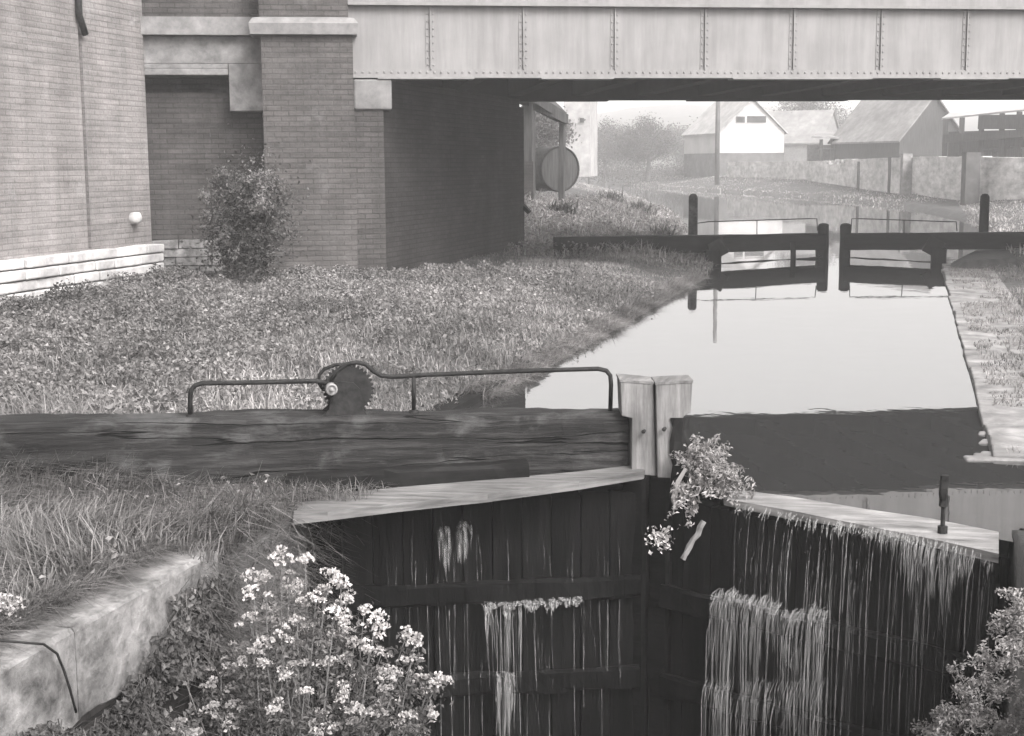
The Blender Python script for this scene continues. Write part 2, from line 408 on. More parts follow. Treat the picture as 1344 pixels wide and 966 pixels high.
ys = lines([(-60, 4, 2.0), (4, 32, 0.16), (32, 70, 0.7), (70, 260, 4), (260, 710, 50)]) + [9.74, 9.76, -8.01, -7.99]
xs = np.array(sorted(xs)); ys = np.array(sorted(ys))
XX, YY = np.meshgrid(xs, ys); ZZ = ground_h(XX, YY)
g = B(); V = np.stack([XX.ravel(), YY.ravel(), ZZ.ravel()], 1); nx = len(xs)
ii = (np.arange(len(ys)-1)[:, None]*nx+np.arange(nx-1)[None, :]).ravel()
g.v.append(V); g.f = np.stack([ii, ii+1, ii+nx+1, ii+nx], 1).tolist(); g.k = len(V)
tag(g.build('ground', 'soil', smooth=True), kind='structure')
def gz(x, y): return float(ground_h(np.array([x]), np.array([y]))[0])

# water: the full pound and the low water at the foot of the chamber
g = B(); wp = [(LX-.3, 8.56), (LX+.05, 8.56), (-1.56, 9.46), (RX-.0, 8.44), (RX+.06, 8.44), (RX+.06, 8.77), (REC+.05, 8.8), (REC+.05, 10.77), (RX+.06, 10.8), (RX+.06, 31.0), (3, 33), (30, 50), (30, 200), (-140, 320), (-140, 60), (-6, 36), (LX-.5, 32), (LX-.3, 26)]
g.add([(x, y, 0) for x, y in wp], [tuple(range(len(wp)))]); tag(g.build('canal_water', 'water'), kind='structure')
g = B(); g.add([(-3.9, -8.2, -2.9), (.75, -8.2, -2.9), (.75, 9.8, -2.9), (-3.9, 9.8, -2.9)], [(0, 1, 2, 3)])
tag(g.build('chamber_water', 'water'), kind='structure')

# hazy hillside far behind
g = B(); n = 60; V = []
for j, (r, hh) in enumerate(((230, -1), (300, 9), (420, 17), (600, 20))):
    for i in range(n+1):
        a = math.radians(-40+70*i/n); k_ = 0.75+0.5*float(vn(i*.23, j*3.1))
        V.append((-r*math.sin(-a+.0)*1.0, r*math.cos(a), hh*k_))
F = [(j*(n+1)+i, j*(n+1)+i+1, (j+1)*(n+1)+i+1, (j+1)*(n+1)+i) for j in range(3) for i in range(n)]
g.add(V, F); tag(g.build('hills', 'leaf_tree', smooth=True), kind='structure')

# ------------------------------------------------------------------ lock chamber walls and copings
def blocks(bd, p, q, z0, z1, depth, nrow, lens=(.35, .9), jit=0.012, gap=0.012, side=1, keep=None):
    """courses of separate stones along p->q; the stones reach `depth` to the left (side=1) of the line"""
    p = Vector(p[:2]); q = Vector(q[:2]); L = (q-p).length; d = (q-p)/L; nrm = Vector((-d.y, d.x))*side
    rh = (z1-z0)/nrow
    for r in range(nrow):
        t = -random.uniform(0, .3)
        while t < L:
            l = random.uniform(*lens); a = max(t, 0); b_ = min(t+l-gap, L)
            if b_-a > .05 and (keep is None or keep((a+b_)/2/L, r)):
                o1 = random.uniform(-jit, jit); o2 = o1+random.uniform(-jit, jit)*.6
                A = p+d*a-nrm*o1; Bq = p+d*b_-nrm*o2; C = Bq+nrm*depth; Dq = A+nrm*depth
                zz0 = z0+r*rh+gap*.5; zz1 = z0+(r+1)*rh-gap*.5
                z_a = zz1+random.uniform(-jit, jit)*.5*(r == nrow-1); z_b = zz1+random.uniform(-jit, jit)*.5*(r == nrow-1)
                c4 = [A, Bq, C, Dq] if side > 0 else [Bq, A, Dq, C]
                zt = [z_a, z_b, z_b, z_a] if side > 0 else [z_b, z_a, z_a, z_b]
                bd.hexa([(v.x, v.y, zz0) for v in c4]+[(v.x, v.y, z) for v, z in zip(c4, zt)])
            t += l
t = thing('lock_wall', 'pale coped masonry wall of the empty chamber under the long grass at lower left', 'lock wall', (-3.7, 5, 0))
g = B(); g.prism((-3.66, 6.95), (-3.66, -8), -0.6, -3.3, -0.33); g.prism((-3.9, 8.6), (-3.9, 6.952), -0.5, -3.3, 0.0)
g.build('masonry', 'brick_dark', t)
g = B()
for a, b_ in ((6.93, 5.55), (5.53, 4.2), (4.18, 2.4), (2.38, -2), (-2.03, -7.9)):
    g.timber((-3.90, a, -.16), (-3.90, b_, -.16), .50, .46, max(4, int((a-b_)/.07)), .011, .02)
g.build('coping', 'concrete', t)
g = B(); g.prism((-3.72, 8.3), (-3.72, 6.97), -.35, -3.3, -.06); g.build('quoin', 'stone_grey', t)
sg = thing('iron_strap', 'dark bent iron bar clamped over the pale coping stone at lower left', 'iron bar', D(25, 852, 6.0))
g = B(); q0 = OX(18, 850, -3.62); q0.z = max(q0.z, .07)
pp = [OX(22, 849, -3.62)+Vector((-.1, 0, .02)), OX(55, 851, -3.62)+Vector((.01, 0, .02)), OX(75, 858, -3.6), OX(84, 880, -3.595), OX(92, 905, -3.595), OX(100, 935, -3.595)]
g.tube(pp, .006, 6); g.build('bar', 'iron', sg, True)

t = thing('lock_wall', 'right hand wall of the chamber and pool edged with pale broken stones', 'lock wall', (.8, 12, 0))
g = B(); g.prism((RX+.05, -8), (RX+.05, 8.78), -.5, -3.3, -.02); g.prism((RX+.05, 10.82), (RX+.05, 31.2), -.5, -2, -.02); g.prism((REC+.04, 8.6), (REC+.04, 11), -.4, -2, .05); g.build('masonry', 'brick_dark', t)
g = B(); blocks(g, (RX+.02, 10.83), (RX+.02, 31.2), -.2, .045, .42, 1, (.4, 1.1), .02, .012, side=-1)
blocks(g, (RX+.49, 11.0), (RX+.49, 19), -.2, .055, .4, 1, (.3, .9), .04, .03, side=-1); g.prism((RX+.05, 10.84), (RX+.05, 31.1), -.95, -.15, .028); g.build('coping', 'stone_pale', t, bevel=.015)
g = B()
for i in range(9):
    q = G(random.uniform(1285, 1344), random.uniform(560, 603), .0); g.box((q.x+.1, q.y, -.03), (random.uniform(.3, .5), random.uniform(.08, .2), .09), random.uniform(-.3, .2))
g.build('broken_stone', 'stone_pale', t, bevel=.02)
g = B(); g.box((RX+.40, 8.58, .0), (.62, .34, .26)); g.build('quoin', 'stone_grey', t, bevel=.02)

t = thing('lock_wall', 'dark stone edge of the pool recess just behind the near balance beam', 'lock wall', (-4, 10, 0))
g = B(); g.prism((LX, GY+.02), (LX, 13.4), .5, -2, .06); g.build('masonry', 'timber_black', t)

# ------------------------------------------------------------------ brick wing wall on the left
LWX = -11.8
corner = OX(200, 300, LWX); YC = corner.y
t = thing('wing_wall', 'tall pale brick wall on rough whitewashed stone footing running to the bridge', 'brick wall', (LWX, 15, 0))
yj = OX(113, 200, LWX).y
g = B(); g.prism((LWX, yj-.06), (LWX, 3), -.5, -.2, 7.5); g.prism((LWX-.02, YC), (LWX-.02, yj+.06), -.45, -.2, 7.5)
g.build('brickwork', 'brick_light', t)
g = B(); g.prism((LWX-.14, yj+.06), (LWX-.14, yj-.06), -.3, -.2, 7.5); g.build('joint', 'brick_dark', t)
g = B(); blocks(g, (LWX+.16, YC+.1), (LWX+.13, 5), .02, .95, .45, 6, (.3, .95), .03, .018, side=-1, keep=lambda u, r: not (u < .05 and r < 1))
g.build('plinth', 'stone_white', t, bevel=.02)
PLINTH_WALL = t
g = B(); g.tube([OX(102, -30, LWX+.05), OX(104, 20, LWX+.07), OX(112, 45, LWX+.05)], .05, 8); g.build('downpipe', 'iron', t, True)
t = thing('drain_outlet', 'small round white stone lump set low in the pale brick wall', 'stone', OX(178, 286, LWX+.1))
g = B(); c_ = OX(178, 286, LWX+.05); g.lathe(c_, [(.09, -.15), (.095, .0), (.085, .06), (.05, .085), (.01, .09)], (1, -.1, .15), 14); g.build('stone_cap', 'stone_white', t, True)

# ------------------------------------------------------------------ bridge
P0 = D(467, 107, 22.9); P1 = D(1344, 97, 24.3)
gd = Vector((P1.x-P0.x, P1.y-P0.y, 0)).normalized(); gn = Vector((-gd.y, gd.x, 0))     # along, and away from camera
ZB, ZT = 3.57, 4.70
def gp(s_, n_=0.0, z=0.0): return Vector((P0.x, P0.y, 0))+gd*s_+gn*n_+Vector((0, 0, z))
def girder_s(px):
    """distance along the girder's face where the photo column px meets it"""
    d = ray(px, 60); o_ = Vector((0, 0, CAM_H)); a = np.array([[d.x, -gd.x], [d.y, -gd.y]]); r = np.linalg.solve(a, np.array([P0.x, P0.y])); return float(r[1])
SE = 17.0
t = thing('girder_bridge', 'riveted pale painted plate girder bridge crossing the canal at the top', 'bridge', gp(5, 0, 3.5))
def plate(bd, s0, s1, n0, n1, z0, z1): bd.hexa([tuple(gp(a, b_, z)) for z in (z0, z1) for a, b_ in ((s0, n0), (s1, n0), (s1, n1), (s0, n1))])
def dome(bd, c, r=.016):
    V = []; F = []
    for h, rr in ((0, 1), (.7, .75)):
        for j in range(6): V.append(c-gn*(r*h)+(gd*math.cos(j*1.047)+Vector((0, 0, 1))*math.sin(j*1.047))*r*rr)
    for j in range(6): F.append((j, (j+1) % 6, 6+(j+1) % 6, 6+j))
    F.append((6, 7, 8, 9, 10, 11)); bd.add([tuple(v) for v in V], F)
g = B(); plate(g, -.1, SE, 0, .03, ZB+.02, ZT+.0)
g.build('girder_web', 'girder_paint', t)
g = B(); plate(g, -.1, SE, -.12, .17, ZT, ZT+.045); plate(g, -.1, SE, -.015, .045, ZT+.045, ZT+.72); plate(g, -.1, SE, -.10, .14, ZT+.72, ZT+.77)
g.build('top_flange', 'girder_paint', t)
g = B(); plate(g, -.1, SE, -.12, .17, ZB-.01, ZB+.005); plate(g, -.1, SE, -.03, -.001, ZB+.006, ZB+.13)
for i, (a, b_) in enumerate(((.35, 1.9), (3.0, 4.2), (6.2, 8.6), (9.8, 11.0))): plate(g, a, b_, -.16, .16, ZB-.03, ZB-.011)
for i in range(int(SE/.115)): dome(g, gp(i*.115, -.031, ZB+.085), .02)
g.build('bottom_flange', 'girder_paint', t)
spx = [565, 690, 808, 925, 1041, 1156, 1268]; ssx = [girder_s(p) for p in spx]; stp = (ssx[-1]-ssx[0])/6
for i in range(-0, 10):
    s_ = ssx[0]+stp*i
    if s_ > SE-.2: break
    g = B(); plate(g, s_-.010, s_+.010, -.05, -.001, ZB+.13, ZT-.001); plate(g, s_+.012, s_+.075, -.012, -.001, ZB+.131, ZT-.001); plate(g, s_-.075, s_-.012, -.012, -.001, ZB+.131, ZT-.001)
    for q in range(9):
        z = ZB+.2+q*.115
        dome(g, gp(s_-.045, -.013, z), .017); dome(g, gp(s_+.045, -.013, z), .017)
    g.build('stiffener', 'girder_paint', t)
NB = 7.6
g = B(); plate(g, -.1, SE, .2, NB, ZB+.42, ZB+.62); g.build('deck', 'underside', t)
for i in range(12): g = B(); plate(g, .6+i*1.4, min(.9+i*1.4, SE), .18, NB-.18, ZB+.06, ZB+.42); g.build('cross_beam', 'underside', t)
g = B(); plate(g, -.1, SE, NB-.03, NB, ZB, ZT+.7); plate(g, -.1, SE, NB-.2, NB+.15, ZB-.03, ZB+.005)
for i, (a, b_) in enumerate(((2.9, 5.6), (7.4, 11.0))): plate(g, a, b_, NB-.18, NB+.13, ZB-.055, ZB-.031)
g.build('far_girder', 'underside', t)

# abutment, pier and recessed wall (parallel with the girder)
t = thing('bridge_abutment', 'brick abutment with stone capped pier carrying the left end of the bridge', 'abutment', gp(-1, 1, 0))
pa = girder_s(345); pb = girder_s(465)-.02; A0 = girder_s(472); A1 = girder_s(507)+.0
pf = -.38
def at_n(px, n_):
    """s where photo column px meets the plane n_ behind the girder face"""
    d = ray(px, 200); q = gp(0, n_); a = np.array([[d.x, -gd.x], [d.y, -gd.y]]); return float(np.linalg.solve(a, np.array([q.x, q.y]))[1])
pa, pb = at_n(347, pf), at_n(466, pf)
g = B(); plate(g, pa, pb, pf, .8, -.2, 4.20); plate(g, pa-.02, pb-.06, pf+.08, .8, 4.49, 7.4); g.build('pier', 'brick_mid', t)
g = B(); V = []
ca, cb = pa-.16, pb+.07
for z, o_ in ((4.205, .10), (4.37, .12), (4.375, .12), (4.46, .06), (4.485, -.06)):
    V += [tuple(gp(ca+.1-o_, pf-o_, z)), tuple(gp(cb-.1+o_, pf-o_, z)), tuple(gp(cb-.1+o_, .9, z)), tuple(gp(ca+.1-o_, .9, z))]
F = [(3, 2, 1, 0), (16, 17, 18, 19)]
for i in range(4):
    for j in range(4): F.append((i*4+j, i*4+(j+1) % 4, i*4+4+(j+1) % 4, i*4+4+j))
g.add(V, F); g.build('cap_stone', 'stone_grey', t)
# pilaster + block under the girder end, then the long inner face parallel with the canal
s0, s1 = pb+.002, at_n(504, -.02)
AX = gp(s1, 0).x
g = B(); plate(g, s0, s1, -.10, .6, -.2, 3.05)
g.build('pilaster', 'brick_mid_dark', t)
g = B(); plate(g, s0, s1+.14, -.14, .5, 3.055, 3.535); g.build('bearing_block', 'stone_grey', t, bevel=.03)
g = B(); fa = gp(s1-.03, .02); fb = Vector((fa.x+.1, gp(3, NB+.5).y+.1-.8, 0)); fb = OX(683, 335, fa.x+.12)
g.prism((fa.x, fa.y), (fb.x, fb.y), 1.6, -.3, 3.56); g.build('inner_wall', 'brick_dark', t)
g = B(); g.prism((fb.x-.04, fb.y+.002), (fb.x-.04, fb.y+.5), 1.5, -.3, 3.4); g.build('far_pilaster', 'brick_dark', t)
# recessed wall between wing wall and pier
t = thing('recessed_wall', 'shadowed brick wall set back under a stone lintel beside the bridge pier', 'brick wall', gp(-3.5, .6, 0))
rn = .55
ra = at_n(198, rn); rb = pa+.01
g = B(); plate(g, ra-.6, rb, rn, rn+.5, -.2, 3.36); plate(g, ra-.6, rb, rn+.45, rn+.6, 3.3, 4.0); plate(g, ra-.6, rb, rn-.3, rn+.5, 4.53, 7.5); g.build('brickwork', 'brick_mid_dark', t)
g = B(); l1 = at_n(303, rn-.34)
plate(g, ra-.3, l1, rn-.36, rn+.4, 3.62, 3.72); plate(g, ra-.3, l1, rn-.30, rn+.4, 3.725, 3.80); plate(g, l1+.005, rb, rn-.30, rn+.4, 3.05, 3.80)
plate(g, ra-.3, rb, rn-.25, rn+.4, 3.805, 4.24)
g.build('lintel', 'stone_pale', t, bevel=.01)
g = B(); q0, q1 = gp(ra-.5, rn-.02), gp(at_n(287, rn), rn-.02); blocks(g, q0, q1, .42, .98, -.14, 4, (.4, 1.0), .03, .014, side=1)
g.build('plinth', 'concrete', t)
g = B(); plate(g, ra-.3, rb, rn-.42, rn+.3, 4.245, 4.525); g.build('string_course', 'stone_grey', t)
# far abutment beyond the right edge of the picture
t = thing('bridge_abutment', 'brick abutment holding the right end of the bridge out of the picture', 'abutment', gp(SE-1, 3, 0))
g = B(); plate(g, SE-1.4, SE+1.5, -.4, NB+.4, -.2, ZB-.04); plate(g, SE+.01, SE+1.5, -.4, NB+.4, ZB-.04, 5.6); g.build('wall', 'brick_mid', t)

# ------------------------------------------------------------------ near lock gate, left leaf
HL, HR, MI = Vector((LX+.03, 8.5, 0)), Vector((RX-.02, 8.38, 0)), Vector((-1.56, 9.42, 0))
t = thing('lock_gate', 'near gate leaf with massive weathered balance beam, bent handrail and winding gear', 'lock gate', (HL.x, HL.y, 0))
def D2(px, py, dep): return D(px, py, dep)
b0 = D(0, 557, 8.95); b1 = D(826, 546, 9.62); bd_ = (b1-b0).normalized(); bs = Vector((bd_.y, -bd_.x, 0)).normalized()
e0 = b0-bd_*1.6; zoff = Vector((0, 0, -1))
g = B(); g.timber(e0+zoff*.235-bs*.18, b1+zoff*.19-bs*.18, .38, .47, 60, .016, .028, .86)
beam = g.build('balance_beam', 'timber', t)
def bpt(px, py, off=0.0):
    """a point on the vertical plane of the beam's near face shifted back by off"""
    d = ray(px, py); q = b0-bs*off; n_ = bs; o_ = Vector((0, 0, CAM_H)); return o_+d*((q-o_).dot(n_)/d.dot(n_))
def leafdir(a, b_): d = (b_-a).normalized(); return d, Vector((d.y, -d.x, 0))   # along, towards the camera
ld, ln_ = leafdir(HL, MI)
g = B()
nb = 11; Ln = (MI-HL).length-.2
for i in range(nb):
    a = HL+ld*(Ln*i/nb+.006); b_ = HL+ld*(Ln*(i+1)/nb-.004); off = random.uniform(-.012, .012)
    q = [a+ln_*(.1+off), b_+ln_*(.1+off), b_-ln_*.02, a-ln_*.02]
    g.hexa([(v.x, v.y, -3.2) for v in q]+[(v.x, v.y, -.02+random.uniform(-.03, .03)) for v in q])
g.build('planking', 'gate_wet', t)
def rail_on(par, h, m, lds, lns, z, ht, wd, name, mat, n0=.11, jit=.012):
    g_ = B(); a = h+lns*(n0+wd/2); b_ = m+lns*(n0+wd/2); g_.timber((a.x, a.y, z), (b_.x, b_.y, z), wd, ht, 24, jit, .02); return g_.build(name, mat, par)
rail_on(t, HL, MI-ld*.2, ld, ln_, -.66, .15, .07, 'middle_rail', 'gate_wet')
rail_on(t, HL, MI-ld*.2, ld, ln_, -1.3, .15, .06, 'middle_rail', 'gate_wet')
# top rail of the leaf between plank and beam
g = B(); g.timber(bpt(375, 628, .02)+Vector((0, 0, -.06)), bpt(690, 612, .02)+Vector((0, 0, -.05)), .28, .2, 20, .01, .02); g.build('top_rail', 'timber_black', t)
g = B(); g.timber(bpt(440, 605, .3), bpt(838, 607, .3), .2, .22, 20, .01, .02); g.build('top_rail', 'timber_black', t)
# walkway plank
pl = [(385, 681, 656), (430, 676, 651), (520, 665, 642), (640, 652, 632), (760, 636, 621), (845, 622, 611)]
V = []; n = len(pl)
for i, (x, yf, yb) in enumerate(pl):
    z = .05+.09*i/(n-1); f_ = G(x, yf-4, z); k_ = G(x+4, yb-2, z)
    V += [(f_.x, f_.y, z-.055), (f_.x, f_.y, z), (k_.x, k_.y, z+.004), (k_.x, k_.y, z-.05)]
F = [(0, 1, 2, 3), tuple((n-1)*4+j for j in (3, 2, 1, 0))]
for i in range(n-1):
    for j in range(4): F.append((i*4+j, i*4+4+j, i*4+4+(j+1) % 4, i*4+(j+1) % 4))
g = B(); g.add(V, F); o = g.build('walkway_plank', 'plank', t)
# mitre posts: each belongs to its own leaf
def mitre(par, prof, dep, foot):
    """square-cut post: outline prof (photo columns/rows, measured at distance dep) given its real thickness, and the wet foot below"""
    back = Vector((-.28, .96, 0))*.26
    fr = [D(x, y, dep) for x, y in prof]; m_ = len(fr); g_ = B()
    g_.add([tuple(p) for p in fr]+[tuple(p+back) for p in fr], [tuple(range(m_-1, -1, -1)), tuple(range(m_, 2*m_))]+[(i, (i+1) % m_, m_+(i+1) % m_, m_+i) for i in range(m_)])
    o_ = g_.build('mitre_post', 'timber_post', par, bevel=.006)
    a, b_ = fr[0], fr[1]; ex = (b_-a).normalized()*.004
    g2 = B(); q = [a-ex-back*.02, b_+ex-back*.02, b_+ex+back*1.02, a-ex+back*1.02]; mid = (a+b_+back)/2
    g2.hexa([(p.x, p.y, p.z-.006) for p in q]+[(p.x, p.y, p.z+.008+.004*(i % 2)) for i, p in enumerate(q)]); g2.build('post_end', 'timber_post', o_)
    xs_ = [p for p in prof if p[1] > 600]; x0 = min(p[0] for p in xs_); x1 = max(p[0] for p in xs_)
    sh = D((x0+x1)/2, 620, dep)+back*.5; ws = (x1-x0)/F_PX*dep
    g3 = B(); g3.timber((sh.x, sh.y, -3.1), (sh.x, sh.y, fr[2].z if False else D(x0, max(p[1] for p in prof), dep).z-.002), ws*1.02, .25, 20, .01, .02, up=(.28, .96, 0)); g3.build('wet_foot', 'gate_wet', o_)
    return o_
mp = mitre(t, [(814, 500), (857.5, 503), (859, 560), (861, 625), (829, 622), (829.5, 549), (816, 546)], 9.55, 0)
g = B(); g.lathe(D(845, 566, 9.5), [(.012, -.02), (.014, .02), (.01, .028)], (0, -1, 0), 8); g.build('bolt', 'iron', mp)
# handrail: one bent pipe
def bend(pts, off): return [bpt(x, y, off) for x, y in pts]
g = B(); g.tube(bend([(250, 546), (249.5, 520), (251, 512), (256, 506), (265, 503), (330, 502), (415, 500), (428, 503)], .17), .016, 8)
g.tube(bend([(425, 512), (418, 502), (419, 492), (426, 484), (440, 479), (452, 478)], .30), .012, 6)
g.tube(bend([(434, 500), (442, 487), (455, 478), (468, 475.5), (480, 478), (490, 487), (500, 493), (515, 494.5), (560, 492), (680, 487), (785, 484), (796, 486.5), (801, 493), (802, 505), (801, 541)], .17), .016, 8)
g.tube(bend([(543, 493), (543, 538)], .17), .014, 8)
for x, y in ((250, 546), (543, 540), (801, 542)):
    c_ = bpt(x, y, .17); g.lathe(c_, [(.035, -.02), (.035, .0), (.03, .008), (.018, .012)], (0, 0, 1), 12)
g.build('handrail', 'iron', t, True)
# paddle winding gear
gb = bpt(452, 546, .2)
wg = thing('winding_gear', None, None, gb - world_loc(t)); wg.parent = t
def gx(u, v, z): return gb+bd_*u-bs*v+Vector((0, 0, z))
g = B(); pts = [gx(u, v, z) for z in (.0, .022) for u, v in ((-.19, -.14), (.27, -.14), (.27, .14), (-.19, .14))]; g.hexa([tuple(p) for p in pts])
g.build('base_plate', 'iron', wg)
g = B()
for v in (-.10, .09):
    prof = [(-.15, .022), (-.105, .06), (-.09, .12), (-.10, .19), (-.075, .235), (-.03, .25), (.06, .24), (.10, .2), (.105, .12), (.12, .06), (.15, .022)]
    m_ = len(prof); V = [tuple(gx(u, v-.012, z)) for u, z in prof]+[tuple(gx(u, v+.012, z)) for u, z in prof]
    g.add(V, [tuple(range(m_)), tuple(range(2*m_-1, m_-1, -1))]+[(i, m_+i, m_+(i+1) % m_, (i+1) % m_) for i in range(m_)])
g.build('side_frame', 'iron', wg)
def gear(bd, c, r, teeth, th, hole=.0):
    V = []; n_ = teeth*4
    for sgn in (-1, 1):
        for i in range(n_):
            rr = r if i % 4 in (0, 1) else r*.9
            a = 2*math.pi*i/n_; V.append(tuple(c+bd_*math.cos(a)*rr+Vector((0, 0, math.sin(a)*rr))-bs*(sgn*th/2)))
    F = [tuple(range(n_)), tuple(range(2*n_-1, n_-1, -1))]+[(i, n_+i, n_+(i+1) % n_, (i+1) % n_) for i in range(n_)]
    bd.add(V, F)
g = B(); gear(g, gx(.03, -.02, .185), .17, 34, .035); g.build('gear_wheel', 'iron', wg)
g = B(); gear(g, gx(-.06, .05, .2), .075, 14, .04); g.build('pinion', 'iron', wg)
g = B(); g.lathe(gx(-.085, -.11, .2), [(.04, -.05), (.04, .03), (.03, .04), (.028, .03), (.012, .03), (.012, .06)], tuple(bs), 16); g.build('spindle_boss', 'iron_pale', wg, True)

# ------------------------------------------------------------------ near lock gate, right leaf
rd, rn_ = leafdir(MI, HR)
t = thing('lock_gate', 'near gate leaf without beam, water pouring over its pale wet top edge', 'lock gate', (HR.x, HR.y, 0))
g = B(); nb = 11; Ln = (HR-MI).length
for i in range(nb):
    a = MI+rd*(Ln*i/nb+.006+.12*(i == 0)); b_ = MI+rd*(Ln*(i+1)/nb-.004); off = random.uniform(-.012, .012)
    q = [a+rn_*(.1+off), b_+rn_*(.1+off), b_-rn_*.02, a-rn_*.02]
    g.hexa([(v.x, v.y, -3.2) for v in q]+[(v.x, v.y, -.07+random.uniform(-.02, .02)) for v in q])
g.build('planking', 'gate_wet', t)
rail_on(t, MI+rd*.1, HR, rd, rn_, -.72, .15, .09, 'middle_rail', 'gate_wet'); rail_on(t, MI+rd*.1, HR, rd, rn_, -1.35, .15, .07, 'middle_rail', 'gate_wet')
fl = [(950, 652, 640), (1040, 668, 652), (1130, 686, 667), (1220, 704, 680), (1311, 724, 698)]
V = []; n = len(fl)
for i, (x, yf, yb) in enumerate(fl):
    z = .018; f_ = G(x, yf, z); k_ = G(x, yb, z); V += [(f_.x, f_.y, z-.055-.02*math.sin(i*2.2)), (f_.x, f_.y, z-.012), (k_.x, k_.y, z), (k_.x, k_.y, z-.1)]
F = [(0, 1, 2, 3), tuple((n-1)*4+j for j in (3, 2, 1, 0))]
for i in range(n-1):
    for j in range(4): F.append((i*4+j, i*4+4+j, i*4+4+(j+1) % 4, i*4+(j+1) % 4))
g = B(); g.add(V, F); g.build('top_rail', 'wet_sill', t)
mp2 = mitre(t, [(861, 504), (909, 501), (907, 541), (897, 547), (898, 590), (892, 628), (863, 627), (862, 560)], 9.5, 0)
g = B(); g.lathe(D(872, 563, 9.45), [(.012, -.02), (.014, .02), (.01, .028)], (0, -1, 0), 8); g.build('bolt', 'iron', mp2)
g = B(); g.timber(D(893, 548, 9.55), D(893, 640, 9.55), .1, .2, 6, .015, .02); g.build('broken_tenon', 'timber_black', mp2)
g = B(); s_ = D(1237, 697, 8.35); g.tube([s_+Vector((0, 0, -.1)), s_+Vector((0, 0, .16))], .014, 8); g.timber(s_+Vector((0, 0, .15)), s_+Vector((0, 0, .335)), .05, .05, 5, .005, .01); g.tube([s_+Vector((0, 0, -.02)), s_+Vector((0, 0, .03))], .03, 8)
g.build('rail_stub', 'iron', t)

# falling water
def stream(bd, p, z1, r, drift=0.0, wob=.004, push=None):
    L = max(p.z-z1, .02); m_ = max(3, int(L/.12)); pts = []; ph = random.uniform(0, 6)
    for i in range(m_+1):
        u = i/m_; pts.append(p+push*(.05*math.sqrt(u))+Vector((drift*u+wob*math.sin(u*5+ph), 0, -L*u)))
    bd.tube(pts, r*.6, 4, r*random.uniform(.7, 1.2))
def curtain(bd, pts, h, push, dens=260, arch=.0, wmax=.06):
    """falling water: many narrow curling strips of uneven length along the lip pts"""
    seg = [(pts[i+1]-pts[i]).length for i in range(len(pts)-1)]; tot = sum(seg); dv = (pts[-1]-pts[0]).normalized()
    clump = [random.random() for _ in range(64)]
    for _ in range(int(dens*tot)):
        u = random.random()
        if random.random() > .35+.65*clump[int(u*tot*22) % 64]: continue
        x = u*(len(pts)-1); i = min(int(x), len(pts)-2); p = pts[i].lerp(pts[i+1], x-i)
        hh = h(u)*random.uniform(.12, 1.0)**1.2*(.6+.6*clump[int(u*tot*22) % 64]); w_ = random.uniform(.003, wmax)*(1-.3*min(hh, 1)); nz = max(3, int(hh/.07)); z0 = random.uniform(-.03, .008)-(random.random() < .3)*random.uniform(0, .35)*h(u); fw = random.uniform(.02, .05)+arch*random.random(); V = []; th = .003; ph = random.uniform(0, 6)
        for j in range(nz+1):
            q = j/nz; f_ = fw*(1-math.exp(-6*q*max(hh, .15)/.3))+.01; c = p+push*f_+Vector((0, 0, z0-q*hh))+dv*(.005*math.sin(ph+q*4)); k_ = (1-.85*q**3)*(.5+.5*min(1, q*6))
            for a, b_ in ((-1, 0), (0, 1), (1, 0), (0, -1)): V.append(tuple(c+dv*(a*w_*.5*k_)+push*(b_*th)))
        F = [(j*4+m, j*4+(m+1) % 4, j*4+4+(m+1) % 4, j*4+4+m) for j in range(nz) for m in range(4)]+[(3, 2, 1, 0), tuple(nz*4+m for m in range(4))]
        bd.add(V, F)
g = B()
def lu(px, py):
    d = ray(px, py); o_ = Vector((0, 0, CAM_H)); q = HL+ln_*.12; tt = (q-o_).dot(ln_)/d.dot(ln_); p = o_+d*tt; return (p-HL).dot(ld), p.z
def LP(px, py, off=.125):
    u, z = lu(px, py); v = HL+ld*u+ln_*off; return Vector((v.x, v.y, z))
def lstream(px, y0, y1, r, **kw):
    stream(g, LP(px, y0), LP(px, y1).z, r, push=ln_, **kw)
for px, y0, y1, r in ((580, 684, 740, .004), (584, 686, 760, .003), (608, 680, 735, .004), (612, 690, 980, .003), (575, 755, 980, .004), (590, 800, 1000, .005), (625, 690, 760, .002),
                      (657, 785, 985, .005), (645, 785, 930, .002), (640, 786, 900, .002), (668, 785, 860, .002), (680, 785, 960, .002),
                      (750, 725, 770, .002), (720, 860, 990, .003), (724, 842, 900, .002), (702, 850, 930, .002), (632, 870, 990, .003), (540, 700, 760, .003), (545, 735, 770, .003), (505, 770, 810, .002), (690, 800, 990, .002)):
    lstream(px, y0, y1, r)
for i in range(26):
    a_ = random.uniform(470, 830); y_ = random.uniform(690, 800); lstream(a_, y_, y_+random.uniform(60, 240), random.uniform(.0012, .0028), drift=random.uniform(-.02, .02))
for i in range(30):
    a_ = random.uniform(560, 800); y_ = random.uniform(700, 900); lstream(a_, y_, y_+random.uniform(10, 60), random.uniform(.0008, .0015))
curtain(g, [LP(x, 782-(x-630)*.05, .24) for x in range(632, 690, 5)], lambda u: .9-.5*abs(u-.4), ln_, dens=170, wmax=.010)
curtain(g, [LP(x, 783-(x-630)*.06, .24) for x in range(630, 766, 8)], lambda u: .06+.04*math.sin(u*30), ln_)
curtain(g, [LP(x, 690, .12) for x in range(574, 592, 4)], lambda u: .28, ln_); curtain(g, [LP(x, 684, .12) for x in range(600, 622, 4)], lambda u: .22, ln_)
curtain(g, [LP(x, 875, .2) for x in range(648, 678, 5)], lambda u: .5, ln_)
tag(g.build('leaking_water', 'falling_water', smooth=True), 'thin leaks of water running down the dark left gate leaf', 'water', kind='stuff')
g = B()
